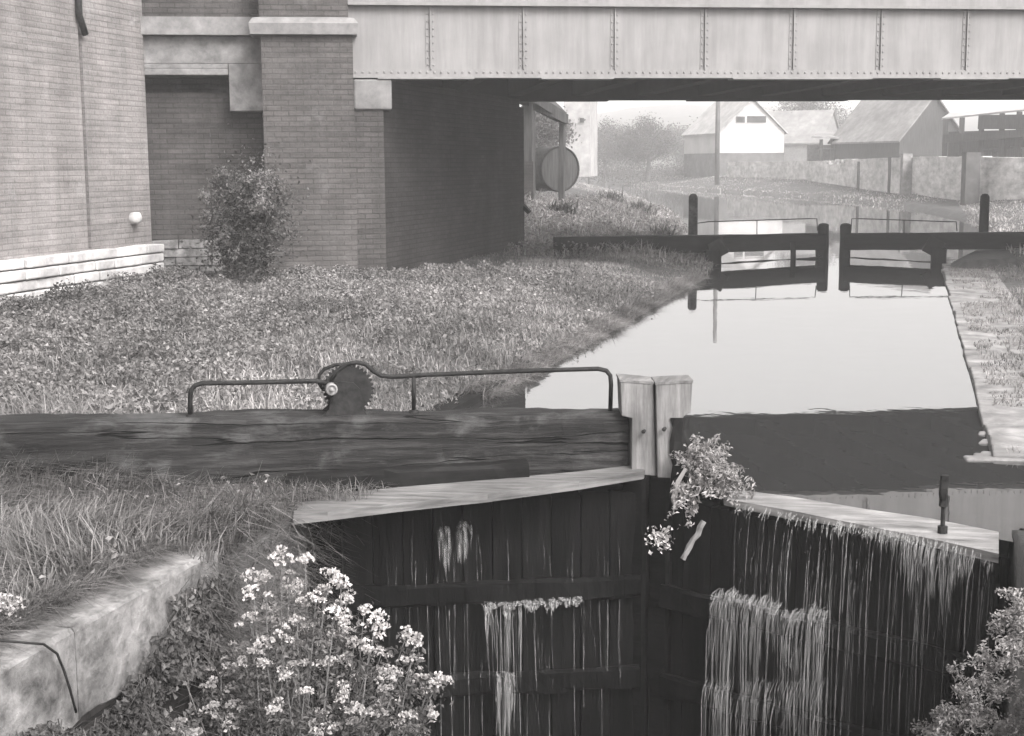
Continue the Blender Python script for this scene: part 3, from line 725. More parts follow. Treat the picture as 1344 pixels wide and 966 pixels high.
def ru(px, py, off=.14):
    d = ray(px, py); o_ = Vector((0, 0, CAM_H)); q = MI+rn_*off; tt = (q-o_).dot(rn_)/d.dot(rn_); return o_+d*tt
def rstream(px, y0, y1, r, off=.14, **kw):
    stream(g, ru(px, y0, off), ru(px, y1, off).z, r, push=rn_, **kw)
def ytop(px): return 655+(px-960)*.197
def yrail(px): return 782+max(0, px-990)*.22+5*math.sin(px*.11)+5*math.sin(px*.043+1)+3*math.sin(px*.31)
for px, y1, r in ((969, 780, .0015), (985, 790, .002), (1005, 790, .002), (1020, 790, .002), (1043, 780, .0015), (1080, 830, .002), (1095, 985, .004), (1115, 760, .004), (1108, 985, .004), (1144, 985, .0045), (1150, 760, .003), (1172, 985, .004), (1178, 985, .002), (1210, 760, .003), (1226, 850, .003), (1240, 760, .003), (1275, 850, .004), (1290, 860, .002), (1302, 850, .002)):
    rstream(px, ytop(px)+4, y1, r, off=.2)
for i in range(60):
    px = random.uniform(960, 1305); y_ = ytop(px)+random.uniform(20, 80); rstream(px, y_, y_+random.uniform(80, 250), random.uniform(.0012, .003), off=.18)
for i in range(60):
    px = random.uniform(955, 1300); y_ = ytop(px)+random.uniform(10, 200); rstream(px, y_, y_+random.uniform(20, 90), random.uniform(.0007, .0014))
curtain(g, [ru(x, ytop(x)-1, .2) for x in range(1100, 1312, 6)], lambda u: .10+.36*math.exp(-((u-.62)/.2)**2), rn_, dens=650, wmax=.014)
curtain(g, [ru(x, ytop(x)+1, .2) for x in range(965, 1110, 6)], lambda u: .12, rn_, dens=70, wmax=.02)
curtain(g, [ru(x, yrail(x), .22) for x in range(934, 1094, 5)], lambda u: .75+.25*math.sin(u*9), rn_, dens=330, arch=.04, wmax=.011)
curtain(g, [ru(x, yrail(x)-3, .25) for x in range(938, 1092, 5)], lambda u: .13+.07*math.sin(u*17), rn_, dens=240, arch=.06, wmax=.02)
curtain(g, [ru(x, 890+4*math.sin(x*.2), .27) for x in range(930, 1090, 6)], lambda u: .7, rn_, dens=230, arch=.06, wmax=.010)
for px, r in ((962, .006), (985, .004), (1012, .005), (1040, .005), (1062, .007), (1082, .004)): rstream(px, yrail(px), 990, r, off=.33)
tag(g.build('falling_water', 'falling_water', smooth=True), 'white water spilling over the dark right gate leaf', 'water', kind='stuff')
g = B()
# ------------------------------------------------------------------ far gates
def far_gate(label, sgn, post, tail, top_y, rail, heel_px, low):
    """post: px of the mitre post; tail: px of the beam's free end"""
    dm = 32.6; dt_ = 29.8 if sgn > 0 else 30.6
    m0 = D(post, top_y[0], dm); e_ = D(tail, top_y[1], dt_)
    t_ = thing('lock_gate', label, 'lock gate', (m0.x, m0.y, 0))
    g_ = B(); g_.timber(m0+Vector((0, 0, -.19)), e_+Vector((0, 0, -.19)), .36, .37, 14, .008, .02); g_.build('balance_beam', 'timber_black', t_)
    g_ = B(); c_ = D(post, 296, dm-.05); g_.timber((c_.x, c_.y, -1.2), tuple(c_), .24, .30, 6, .006, .02); g_.lathe(c_, [(.125, -.02), (.12, .02), (.08, .045), (.02, .055)], (0, 0, 1), 12); g_.build('mitre_post', 'timber_black', t_)
    h_ = D(heel_px, 330, 30.8); g_ = B(); g_.timber((h_.x, h_.y, -1.2), (h_.x, h_.y, .3), .32, .32, 6, .006, .02)
    g_.timber((h_.x+sgn*.2, h_.y, .18), (h_.x+sgn*.02, h_.y, .5), .2, .35, 3, .01, .02); g_.build('heel_post', 'timber_black', t_)
    g_ = B(); g_.timber((m0.x, m0.y, -.12), (h_.x, h_.y, -.12), .2, .26, 12, .01, .02); g_.build('top_rail', 'timber_black', t_)
    g_ = B(); pts = [D(x, y, dm-.2-(abs(x-post)/260)*1.4) for x, y in rail]; g_.tube(pts, .012, 6)
    for x in (rail[1][0]*.5+rail[-2][0]*.5,):
        yy = rail[1][1]*.5+rail[-2][1]*.5; dd = dm-.2-(abs(x-post)/260)*1.4; g_.tube([D(x, yy, dd), D(x, yy+22, dd)], .012, 6)
    g_.build('handrail', 'iron', t_, True)
    return t_, dm
t, dm = far_gate('far gate leaf whose black balance beam lies over the grass towards the bridge abutment', 1, 1081, 731, (306, 311), [(915, 307), (915, 293), (930, 291), (1060, 287), (1072, 287), (1073, 303)], 936, ((905, 381), (1078, 363)))
g = B(); g.timber(D(1041, 318, 32.0), D(1041, 357, 32.0), .12, .1, 4, .005, .01); c_ = D(1074, 338, 32.3)
g.tube([D(1045, 342, 32.0), c_, D(1078, 336, 32.4)], .03, 6); g.tube([D(1072, 328, 32.3), D(1073, 346, 32.3)], .04, 6); g.build('paddle_rod', 'timber_black', t)
t, dm = far_gate('far gate leaf whose black balance beam runs off over the right bank', -1, 1110, 1400, (306, 304), [(1117, 303), (1118, 287), (1130, 287), (1245, 291), (1255, 291), (1256, 303)], 1232, ((1113, 361), (1240, 374)))

# bollards
def bollard(px, ytop_, wpx, dep, label):
    c_ = D(px, ytop_, dep); zg = min(gz(c_.x, c_.y), .4)-.1; r = wpx/2/F_PX*dep; h_ = c_.z-zg
    o_ = B(); o_.lathe((c_.x, c_.y, zg), [(r*1.08, 0), (r*1.04, h_*.4), (r, h_*.8), (r*1.02, h_*.88), (r*.95, h_*.95), (r*.6, h_*.99), (r*.1, h_)], (0, 0, 1), 14)
    x = o_.build('bollard', 'timber' if px < 1000 else 'timber_black', None, True); tag(x, label, 'bollard', 'mooring bollards by the far gate')
bollard(910, 254, 12, 34.5, 'weathered grey mooring bollard behind the left far balance beam')
M_b = bollard(1293, 254, 12, 34, 'black mooring bollard behind the right far balance beam')

# ------------------------------------------------------------------ background buildings and things
def gable_house(name, label, cat, c, rz, wx, ly, eave, ridge, wall_m, roof_m, base_m=None, base_h=0.0, zg=0.8, over=.25, win=(), back_roof=None):
    """gable faces local -Y; wx wide, ly long"""
    t_ = thing(name, label, cat, (c[0], c[1], zg)); co, si = math.cos(rz), math.sin(rz)
    P = lambda x, y, z: (c[0]+x*co-y*si, c[1]+x*si+y*co, zg+z)
    h = wx/2; g_ = B()
    b0_ = base_h
    pr = [(-h, b0_), (h, b0_), (h, eave), (0, ridge), (-h, eave)]
    V = [P(x, 0, z) for x, z in pr]+[P(x, ly, z) for x, z in pr]
    g_.add(V, [(4, 3, 2, 1, 0), (5, 6, 7, 8, 9), (0, 1, 6, 5), (1, 2, 7, 6), (4, 0, 5, 9), (2, 3, 8, 7), (3, 4, 9, 8)])
    g_.build('wall', wall_m, t_)
    if base_h:
        g_ = B(); g_.add([P(x, y, z) for z in (-.5, b0_-.003) for x, y in ((-h-.02, -.02), (h+.02, -.02), (h+.02, ly), (-h-.02, ly))], [(3, 2, 1, 0), (4, 5, 6, 7), (0, 1, 5, 4), (1, 2, 6, 5), (2, 3, 7, 6), (3, 0, 4, 7)]); g_.build('base', base_m, t_)
    g_ = B(); sl = (ridge-eave)/h
    for sg_ in (-1, 1):
        x0, z0 = sg_*(h+over), eave-over*sl; V = []
        for dz in (.02, .14):
            for x, y, z in ((x0, -over, z0), (0, -over, ridge), (0, ly+over, ridge), (x0, ly+over, z0)): V.append(P(x, y, z+dz))
        g_.hexa(V)
    g_.build('roof', roof_m, t_)
    for (x0, x1, z0, z1) in win:
        fr = B(); fr.add([P(x, y, z) for z in (z0-.05, z1+.05) for x, y in ((x0-.05, -.05), (x1+.05, -.05), (x1+.05, -.005), (x0-.05, -.005))], [(3, 2, 1, 0), (4, 5, 6, 7), (0, 1, 5, 4), (1, 2, 6, 5), (2, 3, 7, 6), (3, 0, 4, 7)])
        f_ = fr.build('window', wall_m, t_)
        fr = B(); fr.add([P(x, y, z) for z in (z0, z1) for x, y in ((x0, -.07), (x1, -.07), (x1, -.052), (x0, -.052))], [(3, 2, 1, 0), (4, 5, 6, 7), (0, 1, 5, 4), (1, 2, 6, 5), (2, 3, 7, 6), (3, 0, 4, 7)]); fr.build('pane', 'board_dark', f_)
    return t_
# white gabled house
HD = 128.0
hb = D(982, 230, HD); hrz = YAW+math.radians(28)-.0
sc = HD/F_PX
gable_house('white_house', 'white gabled house with a strip of dark windows across the canal', 'house', (hb.x+.3, hb.y), YAW+math.radians(14)-math.radians(0), 6.2, 8.8, 62*sc-.4, 98*sc, 'plaster_white', 'roof_pale', 'house_base', 29*sc, zg=hb.z, win=((-1.6, -.75, 68*sc, 76*sc), (-.55, 1.3, 68*sc, 76.5*sc)))
# barn with grey roof and dark boarded gable
bb = D(1222, 232, 97); s6 = 97/F_PX
gable_house('barn', 'large barn with grey slate roof and dark boarded gable behind the pale wall', 'barn', (bb.x, bb.y), YAW+math.radians(24), 5.5, 7.4, 49*s6, 105*s6, 'board_dark', 'roof_grey', zg=bb.z)
# lower house behind with pale roofs
lb = D(1090, 232, 150); s10 = 150/F_PX
gable_house('cottage', 'low cottage with pale hazy roof between the white house and the barn', 'house', (lb.x, lb.y), YAW+math.radians(60), 7, 8, 45*s10, 85*s10, 'stone_grey', 'roof_grey', zg=lb.z)
# open lean-to
t = thing('lean_to', 'open timber lean-to with low dark roof beside the barn', 'shed', D(1095, 215, 102))
for x in (1078, 1093, 1110, 1118): a = D(x, 183, 102); g = B(); g.timber((a.x, a.y, .6), tuple(a), .25, .25, 3, .01, .02); g.build('post', 'board_dark', t)
g = B(); g.timber(D(1070, 196, 102), D(1120, 195, 102), .1, .1, 3, .01, .02); g.build('rail', 'board_dark', t)
g = B(); a = D(1065, 181, 101.5); b_ = D(1122, 183, 101.5); cc = D(1122, 176, 106); dd = D(1075, 174, 106); V = [tuple(p) for p in (a, b_, cc, dd)]+[tuple(p+Vector((0, 0, .12))) for p in (a, b_, cc, dd)]; g.hexa(V); g.build('roof', 'roof_grey', t)
g = B(); g.prism(D(1060, 200, 106), D(1120, 200, 106), .3, .5, D(1100, 190, 106).z); g.build('back_wall', 'stone_grey', t)
# long timber shed at the right
t = thing('timber_shed', 'long open timber yard shed with sagging roof at the right edge', 'shed', D(1310, 200, 80))
ra_, rb_ = D(1236, 157, 84), D(1420, 138, 76); back = Vector((.6, 6, 0))
g = B(); V = [tuple(p) for p in (ra_, rb_, rb_+back+Vector((0, 0, .5)), ra_+back+Vector((0, 0, .5)))]; V += [(x, y, z+.1) for x, y, z in V]; g.hexa(V); g.build('roof', 'roof_pale', t)
g = B(); bk = back*.9; g.prism(ra_+bk, rb_+bk, .2, .5, 4.0); g.build('back_wall', 'board_dark', t)
g = B()
for i, px in enumerate((1238, 1262, 1290, 1318, 1341, 1370)):
    u = (px-1232)/188; a = ra_.lerp(rb_, u); g = B(); g.timber((a.x, a.y, .5), (a.x, a.y, a.z), .3, .3, 3, .01, .02); g.build('post', 'board_dark', t)
g = B(); a = D(1240, 182, 83.6); b_ = D(1420, 170, 75.7); g.timber(a, b_, .4, .45, 6, .02, .02); a = D(1285, 160, 81.6); b_ = D(1420, 160, 75.6); g.timber(a, b_, .15, .8, 6, .02, .02); g.build('beam', 'board_dark', t)
g = B()
for i in range(26):
    px = random.uniform(1240, 1400); u = (px-1232)/188; a = ra_.lerp(rb_, u)+back*random.uniform(.1, .5); h_ = random.uniform(.8, 1.8)
    g.box((a.x, a.y, 1.2+h_/2), (random.uniform(.5, 1.6), random.uniform(.4, 1.0), h_), random.uniform(0, 3))
tag(g.build('timber_stack', 'board_dark'), 'heap of stacked timber and crates inside the open yard shed', 'timber stack', kind='stuff')
# rubble boundary wall with pillars
wps = [((1420, 207), 54, 268), ((1290, 205.5), 62, 262), ((1185, 206), 77, 250), ((1100, 210), 94, 243), ((1035, 212), 108, 240), ((955, 213), 124, 234), ]
t = thing('boundary_wall', 'long pale rubble stone wall along the far bank', 'wall', D(1180, 250, 60))
g = B()
for i in range(len(wps)-1):
    (a, da, _), (b_, db, _) = wps[i], wps[i+1]; A_ = D(a[0], a[1], da); Bq = D(b_[0], b_[1], db); m_ = 4
    for j in range(m_):
        p = A_.lerp(Bq, j/m_); q = A_.lerp(Bq, (j+1)/m_+.002); nn = Vector((q.y-p.y, -(q.x-p.x), 0)).normalized()*.4
        if nn.y < 0: nn = -nn
        dz = random.uniform(-.03, .03); g.hexa([(v.x, v.y, z) for z in (.1, ) for v in (q, p, p+nn, q+nn)]+[(q.x, q.y, q.z+dz), (p.x, p.y, p.z+dz), (p.x+nn.x, p.y+nn.y, p.z+dz), (q.x+nn.x, q.y+nn.y, q.z+dz)])
g.build('stonework', 'rubble_wall', t)
g = B(); a = D(1275, 203, 61.5); g.box((a.x, a.y, a.z/2+.1), (.62, .62, a.z), YAW); g.build('pillar', 'house_base', t)
g = B(); a = D(1190, 204, 75); g.box((a.x, a.y, a.z/2+.1), (.5, .5, a.z), YAW); g.build('pillar', 'stone_pale', t)
for px, dp in ((1168, 78), (1127, 86)):
    g = B(); a = D(px, 206 if px > 1150 else 212, dp); g.timber((a.x, a.y, .3), tuple(a), .16, .16, 4, .01, .02); tag(g.build('wooden_post', 'board_dark'), 'taller dark gate post at the gap in the rubble wall' if px > 1150 else 'shorter dark gate post left of the gap in the rubble wall', 'post')
g = B(); a = D(1098, 212, 92)
for i in range(14):
    q = a+Vector((random.uniform(-.7, .7), random.uniform(-.2, .2), random.uniform(-.12, .12))); g.box(q, (random.uniform(.15, .4), .25, random.uniform(.08, .16)), random.uniform(0, 3))
tag(g.build('stone_heap', 'roof_pale'), 'white heap of stones lying on the rubble wall', 'stones', kind='stuff')
# tall pale building at the left
pb_ = D(757, 232, 88); s8 = 88/F_PX
gable_house('tall_house', 'tall pale house fading in the haze beyond the left bank', 'house', (pb_.x, pb_.y), YAW-math.radians(8), 34*s8, 6, 128*s8, 150*s8, 'roof_pale', 'roof_pale', zg=pb_.z, win=((.2, .45, 70*s8, 76*s8), (.2, .45, 100*s8, 106*s8)))
# telegraph poles
def pole(px, ybase, dep, r, label, h=11.0):
    c_ = D(px, ybase, dep); g_ = B(); g_.tube([(c_.x, c_.y, c_.z-.5), (c_.x, c_.y, c_.z+h)], r, 10, r*.75)
    tag(g_.build('telegraph_pole', 'bark', None, True), label, 'pole', 'telegraph poles on the far bank')
pole(941, 234, 112, .2, 'thick wooden pole in front of the white house')
pole(773, 236, 140, .09, 'thin hazy pole beside the tall pale house')
# dark timber shelter at the left end of the bridge opening
t = thing('canopy_shed', 'dark timber canopy on posts beside the tall grass past the abutment', 'shed', D(715, 255, 42))
sp = D(738, 258, 42)
g = B(); tp_ = D(738, 158, 42); g.timber((tp_.x-.03, tp_.y, .5), tuple(tp_), .17, .17, 5, .01, .02); g.build('post', 'board_dark', t)
g = B(); a = D(694, 135, 40); g.timber((a.x, a.y, 1.0), tuple(a), .3, .3, 3, .01, .02); a = D(714, 215, 44)
g.build('post', 'board_dark', t)
g = B(); r0, r1, r2, r3 = D(690, 128, 39), D(743, 160, 42), D(735, 150, 47), D(700, 118, 47)
V = [tuple(p) for p in (r0, r1, r2, r3)]+[tuple(p+Vector((0, 0, .28))) for p in (r0, r1, r2, r3)]; g.hexa(V)
g.timber(D(660, 118, 38.8), D(743, 157, 41.8), .14, .3, 5, .01, .02); g.build('roof', 'board_dark', t)
g = B(); a = D(686, 212, 40); b_ = D(700, 212, 40); g.prism(a, b_, 1.0, .8, a.z); g.build('low_wall', 'brick_dark', t)
# big iron drum lying on its side
t = thing('iron_drum', 'large rusty drum on its side in the weeds behind the canopy post', 'drum', D(728, 240, 44))
c_ = D(735, 222, 45); ax = (MR @ Vector((-.55, 0, -1))).normalized(); ax.z = 0; r_ = 30/F_PX*45
g = B(); g.lathe(c_, [(r_*.1, 0), (r_*.9, 0), (r_, .03), (r_, .1), (r_*.96, .12), (r_*.96, 1.0), (r_, 1.02), (r_, 1.1), (r_*.9, 1.12), (r_*.1, 1.12)], ax, 32)
g.build('shell', 'board_dark', t, False)
g = B(); e1 = ax.orthogonal().normalized(); e2 = ax.cross(e1); g.tube([c_-ax*.01+(e1*math.cos(i*math.pi/18)+e2*math.sin(i*math.pi/18))*r_*.96 for i in range(37)], .03, 6); g.build('rim', 'iron', t)

# ------------------------------------------------------------------ trees beyond the water
def tree(px, ybase, dep, rw, rh, label, n=15000, size=.17, mat='leaf_tree', cz=None):
    c_ = D(px, ybase, dep); x, y, zb = c_.x, c_.y, min(c_.z, 1.6)
    t_ = thing('tree', label, 'tree', (x, y, zb), 'hazy trees beyond the far bank')
    g_ = B(); top = Vector((x, y, zb+rh*1.5)); g_.tube([(x, y, zb-.6), (x+.1, y, zb+rh*.5), tuple(top)], rw*.09, 8, rw*.03)
    for i in range(7):
        a_ = i*2.4; z_ = zb+rh*(.5+.12*i); g_.tube([(x, y, z_), (x+math.cos(a_)*rw*.6, y+math.sin(a_)*rw*.6, z_+rh*.45)], rw*.035, 6, rw*.01)
    g_.build('trunk', 'bark', t_)
    cl = rng.normal(0, 1, (26, 3)); cl /= np.linalg.norm(cl, axis=1)[:, None]; cl *= rng.uniform(.35, .85, (26, 1))
    cc_ = cl*np.array([rw, rw, rh*.85])+np.array([x, y, zb+rh*1.15]); k_ = rng.integers(0, 26, n)
    P = cc_[k_]+rng.normal(0, 1, (n, 3))*np.array([rw, rw, rh])*.17
    P = P[P[:, 2] > zb-.2]
    g_ = B(); leaves(g_, P, size, .3, .7); g_.build('crown', mat, t_)
tree(850, 234, 140, 3.3, 3.0, 'round bushy tree left of the white house')
tree(793, 236, 155, 3.8, 3.2, 'pale hazy tree between the tall house and the round tree')
tree(1062, 226, 155, 4.3, 4.6, 'full tree rising behind the right side of the white house')
tree(905, 230, 185, 5.0, 3.6, 'broad faint tree on the skyline behind the white house', size=.28)
tree(1120, 226, 185, 5.0, 4.0, 'broad faint tree on the skyline behind the barn', size=.28)
tree(700, 236, 70, 2.0, 2.0, 'tree half hidden behind the canopy shed', size=.12)
g = B(); P = []
for i in range(40):
    px = random.uniform(760, 1010); c_ = D(px, 230, random.uniform(134, 150)); n = 500
    P.append(np.array(c_)+rng.normal(0, 1, (n, 3))*np.array([1.2, .8, .45])+np.array([0, 0, .3]))
leaves(g, np.concatenate(P), .15, .3); tag(g.build('hedge', 'leaf_tree'), 'low ragged hedge along the far bank behind the towpath', 'hedge', kind='stuff')

# ------------------------------------------------------------------ ground cover
def scatter(n, x0, x1, y0, y1, cond=None):
    X = rng.uniform(x0, x1, n); Y = rng.uniform(y0, y1, n)
    if cond is not None: m_ = cond(X, Y); X, Y = X[m_], Y[m_]
    return X, Y
def under_abut(X, Y): # inside the masonry at the abutment / walls
    s_ = (X-P0.x)*gd.x+(Y-P0.y)*gd.y; n_ = (X-P0.x)*gn.x+(Y-P0.y)*gn.y
    return ((s_ < s1+.05) & (n_ > -.3) & (Y < 29.6)) | (X < LWX+.1)
def field_cond(X, Y):
    sd_ = poly_sd(X, Y, WPOLY); return (sd_ > .02) & ~under_abut(X, Y)
# broad leaved weeds (left field)
X, Y = scatter(330000, -12, -3.7, 8.4, 23.5, field_cond)
sd_ = poly_sd(X, Y, WPOLY)
den = np.clip(vn(X, Y, 2.2)*1.1+vn(X+5, Y+3, 5.1)*.9-.62+ss((sd_-1.5)/3)*.3, .05, 1); m_ = rng.random(len(X)) < den*np.clip(.25+ss((sd_-1.0)/2.5), 0, 1)
X, Y = X[m_], Y[m_]; Z = ground_h(X, Y)+rng.uniform(.0, .16, len(X))*(.1+vn(X, Y, 2.2)*1.4*vn(X+7, Y+2, 5.1)*1.6)
g = B(); leaves(g, np.stack([X, Y, Z], 1), .044, .4, .7)
tag(g.build('weeds', 'leaf_field'), 'low broad leaved weeds covering the ground by the brick wall', 'weeds', kind='stuff')
# grass of the left bank
X, Y = scatter(120000, -9.5, -3.6, 8.8, 29, lambda X, Y: (poly_sd(X, Y, WPOLY) > -.12) & ~under_abut(X, Y))
sd_ = poly_sd(X, Y, WPOLY); m_ = rng.random(len(X)) < np.clip(1.15-sd_/5, .12, 1)*(.35+.65*vn(X, Y, 1.3)); X, Y, sd_ = X[m_], Y[m_], sd_[m_]
und = ((X-P0.x)*gn.x+(Y-P0.y)*gn.y) > .5
g = B(); hgt = np.where(und, .05, .10)+.09*vn(X, Y, .9)**2
blades(g, np.stack([X, Y, ground_h(X, Y)-.01], 1), hgt, .011, .9)
X, Y = scatter(16000, -4.0, -3.72, 12.5, 27, None); blades(g, np.stack([X, Y, np.maximum(ground_h(X, Y), -.02)], 1), .13*(.3+vn(X, Y, 1.7)*1.4), .010, 1.3, 0.0)
tag(g.build('bank_grass', 'leaf_grass'), 'rough grass sloping to the pool below the bridge', 'grass', kind='stuff')
# long grass in the foreground left
X, Y = scatter(52000, -8.2, -3.62, 3.5, 8.75, lambda X, Y: (X < -3.95-.12*vn(Y, X*0, 3)) | (Y > 6.75))
n = len(X); zz = np.maximum(ground_h(np.minimum(X, -3.85), Y), .02)
g = B(); hgt = .14+.26*vn(X, Y, 1.9)*vn(X+3, Y, .7)*1.6
blades(g, np.stack([X, Y, zz], 1), hgt, .0075, 1.2, vn(X, Y, .8)*6-1.5)
X, Y = scatter(7000, -4.0, -3.6, 6.7, 8.7, None); blades(g, np.stack([X, Y, rng.uniform(-.9, .05, len(X))**1.0], 1), .10, .006, 2.6, -.3)
X, Y = scatter(14000, -4.3, -3.75, 3.5, 6.9, None); blades(g, np.stack([X-.15, Y, np.full(len(X), .04)], 1), .15, .006, 1.6, 0.2)
X, Y = scatter(9000, -4.7, -3.25, 8.15, 8.75); m_ = rng.random(len(X)) < np.clip((-3.2-X)*1.3, 0, 1); X, Y = X[m_], Y[m_]; blades(g, np.stack([X, Y, np.full(len(X), .05)], 1), .13, .006, 1.3)
P = np.stack([rng.uniform(-8, -3.9, 5000), rng.uniform(4, 8.8, 5000), rng.uniform(.05, .2, 5000)], 1); leaves(g, P, .035, .3)
tag(g.build('long_grass', 'leaf_long'), 'long tangled grass in front of the near balance beam', 'grass', kind='stuff')
# creeping growth hanging on the chamber wall
Yc = rng.uniform(3.0, 8.3, 60000); zc = -rng.uniform(0, 1, len(Yc))**1.0*2.2-.04
lim = -.02-.42*vn(Yc, zc*.3, 1.6)+np.clip((6.35-Yc)*-.55, -.35, .0)*0+ np.where(Yc > 6.35, .75, 0.)+(6.5-Yc)*-.12*(Yc < 6.35)
kp = (zc < lim) & (vn(Yc, zc, 3.5) > .22); Yc, zc = Yc[kp], zc[kp]
xw = np.where(Yc > 6.95, -3.88, -3.63)+rng.uniform(.0, .11, len(Yc))*(.4+vn(Yc, zc, 4))
g = B(); leaves(g, np.stack([xw, Yc, zc], 1), .035, .15, .7, np.array([1., 0, 0]))
k_ = rng.integers(0, len(Yc), 6000); blades(g, np.stack([xw[k_], Yc[k_], zc[k_]], 1), .12, .006, 2.5, -.6)
tag(g.build('ivy', 'leaf_bush'), 'ivy and moss creeping over the chamber wall below the coping', 'ivy', kind='stuff')
# far left bank rough grass
X, Y = scatter(60000, -13.5, -3.4, 28.5, 62, lambda X, Y: (poly_sd(X, Y, WPOLY) > .0) & ~under_abut(X, Y))
m_ = rng.random(len(X)) < .3+.9*vn(X, Y, .8); X, Y = X[m_], Y[m_]
g = B(); blades(g, np.stack([X, Y, ground_h(X, Y)-.03], 1), .18+.42*vn(X, Y, .55)**2, .028, .9)
P = np.stack([X, Y, ground_h(X, Y)+rng.uniform(0, .35, len(X))*vn(X, Y, .8)], 1)[:16000]; leaves(g, P, .09, .3)
tag(g.build('rough_grass', 'leaf_grass'), 'tall pale rough grass on the left bank beyond the bridge', 'grass', kind='stuff')
# right bank grass
X, Y = scatter(30000, .9, 6.5, 9.5, 30, lambda X, Y: (X > 1.0+.5*vn(X, Y, .9)) & (vn(X, Y, 1.2) > .25))
g = B(); blades(g, np.stack([X, Y, ground_h(X, Y)-.01], 1), .07+.09*vn(X, Y, 1.1), .011, 1.0)
X, Y = scatter(9000, .75, 1.5, 10.9, 30, lambda X, Y: vn(X, Y, 2.5) > .45); blades(g, np.stack([X, Y, np.full(len(X), .03)], 1), .06, .01, 1.0)
X, Y = scatter(45000, 2, 24, 30, 75, lambda X, Y: poly_sd(X, Y, WPOLY) > .0)
tag(g.build('bank_grass', 'leaf_grass'), 'grass on the right bank beside the pool and the far gate', 'grass', kind='stuff'); g = B()
blades(g, np.stack([X, Y, ground_h(X, Y)-.03], 1), .09+.1*vn(X, Y, .4), .035, 1.0)
X, Y = scatter(60000, -45, 26, 70, 145, lambda X, Y: poly_sd(X, Y, WPOLY) > .0)
blades(g, np.stack([X, Y, ground_h(X, Y)-.03], 1), .1+.12*vn(X, Y, .2), .06, 1.0)
tag(g.build('far_bank_grass', 'leaf_pale'), 'pale mown grass on the far towpath bank below the rubble wall', 'grass', kind='stuff')

# ------------------------------------------------------------------ single plants
def shrub(name, label, cat, c, rx, ry, rz, n, size, mats, stems=12, up=.4, base=None, ncl=22, spread=.26):
    c = Vector(c); base = Vector(base) if base else c-Vector((0, 0, rz)); t_ = thing(name, label, cat, tuple(base))
    g_ = B(); cl = rng.normal(0, 1, (ncl, 3)); cl /= np.linalg.norm(cl, axis=1)[:, None]; cl *= rng.uniform(.25, .85, (ncl, 1)); cl = cl*np.array([rx, ry, rz])+np.array(c)
    for q in cl[:stems]:
        q = Vector(q); m = base.lerp(q, .5)+Vector((0, 0, .08*rz)); g_.tube([base, m, q], .012*rz+.003, 5, .002)
    g_.build('stems', 'stem', t_)
    k_ = rng.integers(0, ncl, n); P = cl[k_]+rng.normal(0, 1, (n, 3))*np.array([rx, ry, rz])*spread
    zt = P[:, 2] > c.z+rz*.15 if len(mats) > 1 else np.ones(n, bool)
    g_ = B(); leaves(g_, P[zt], size, up, .65); g_.build('foliage', mats[0], t_)
    if len(mats) > 1: g_ = B(); leaves(g_, P[~zt], size, up, .65); g_.build('lower_foliage', mats[1], t_)
    return t_
def sprays(lb, sb, base, n, L, out, nl, size, droop=.5, r=.003, sp=.03):
    out = Vector(out).normalized(); base = Vector(base)
    for _ in range(n):
        d = (out+Vector(tuple(rng.normal(0, .55, 3)))).normalized(); l = L*random.uniform(.45, 1.15); b0_ = base+Vector(tuple(rng.normal(0, .03, 3))); pts = []
        for i in range(7):
            u = i/6; pts.append(b0_+d*(l*u)+Vector((0, 0, -droop*l*u*u)))
        sb.tube(pts, r, 4, r*.3); A = np.array([tuple(p) for p in pts])
        t_ = rng.uniform(.15, 1.0, nl)*6; i_ = np.minimum(t_.astype(int), 5); P = A[i_]+(A[i_+1]-A[i_])*(t_-i_)[:, None]+rng.normal(0, sp, (nl, 3))*(1.15-.8*t_/6)[:, None]
        leaves(lb, P, size, .35, .45)
rc = D(325, 268, 21.6)
eb = shrub('elder_bush', 'tall leafy bush growing against the brick pier', 'bush', rc-Vector((0, 0, .25)), .6, .4, .7, 9000, .055, ('leaf_dark', 'leaf_dark'), base=(rc.x, rc.y, .3), spread=.4, ncl=34)
lb = B(); sb = B()
for i in range(16): sprays(lb, sb, (rc.x+random.uniform(-.45, .45), rc.y-.15, rc.z+random.uniform(-.5, .35)), 4, .45, (.1, -.4, .7), 55, .06, .5, .008, .07)
lb.build('upper_foliage', 'leaf_field', eb); sb.build('upper_stems', 'stem', eb)
t = thing('mitre_weed', 'pale leafy weed sprouting beside the twin gate posts', 'weed', D(915, 640, 9.35)); lb = B(); sb = B()
sprays(lb, sb, D(915, 625, 9.35), 26, .36, (.75, -.1, .75), 75, .032, .45); sprays(lb, sb, D(930, 632, 9.3), 16, .3, (.7, -.3, .25), 60, .032, .3); sprays(lb, sb, D(905, 600, 9.4), 9, .22, (.5, 0, .9), 60, .03, .5)
sprays(lb, sb, D(905, 640, 9.3), 8, .16, (-.1, -.4, -.6), 40, .035, .3)
lb.build('foliage', 'leaf_pale', t); sb.build('stems', 'stem', t)
t = thing('wall_shrub', 'pale lacy shrub hanging from the chamber wall at lower right', 'shrub', (.6, 5.9, -1.2)); lb = B(); sb = B()
for px, py in ((1330, 800), (1338, 850), (1300, 870), (1320, 900), (1270, 900), (1250, 930), (1290, 940), (1330, 950), (1230, 960), (1300, 985), (1260, 1000), (1344, 820)):
    rc = D(px+8, py+12, 6.3); rc.x = min(rc.x, .56); sprays(lb, sb, rc, 9, .17, (-.45, -.1, .6), 70, .021, .5, .0022, .022)
lb.build('foliage', 'leaf_pale', t); sb.build('stems', 'stem', t)
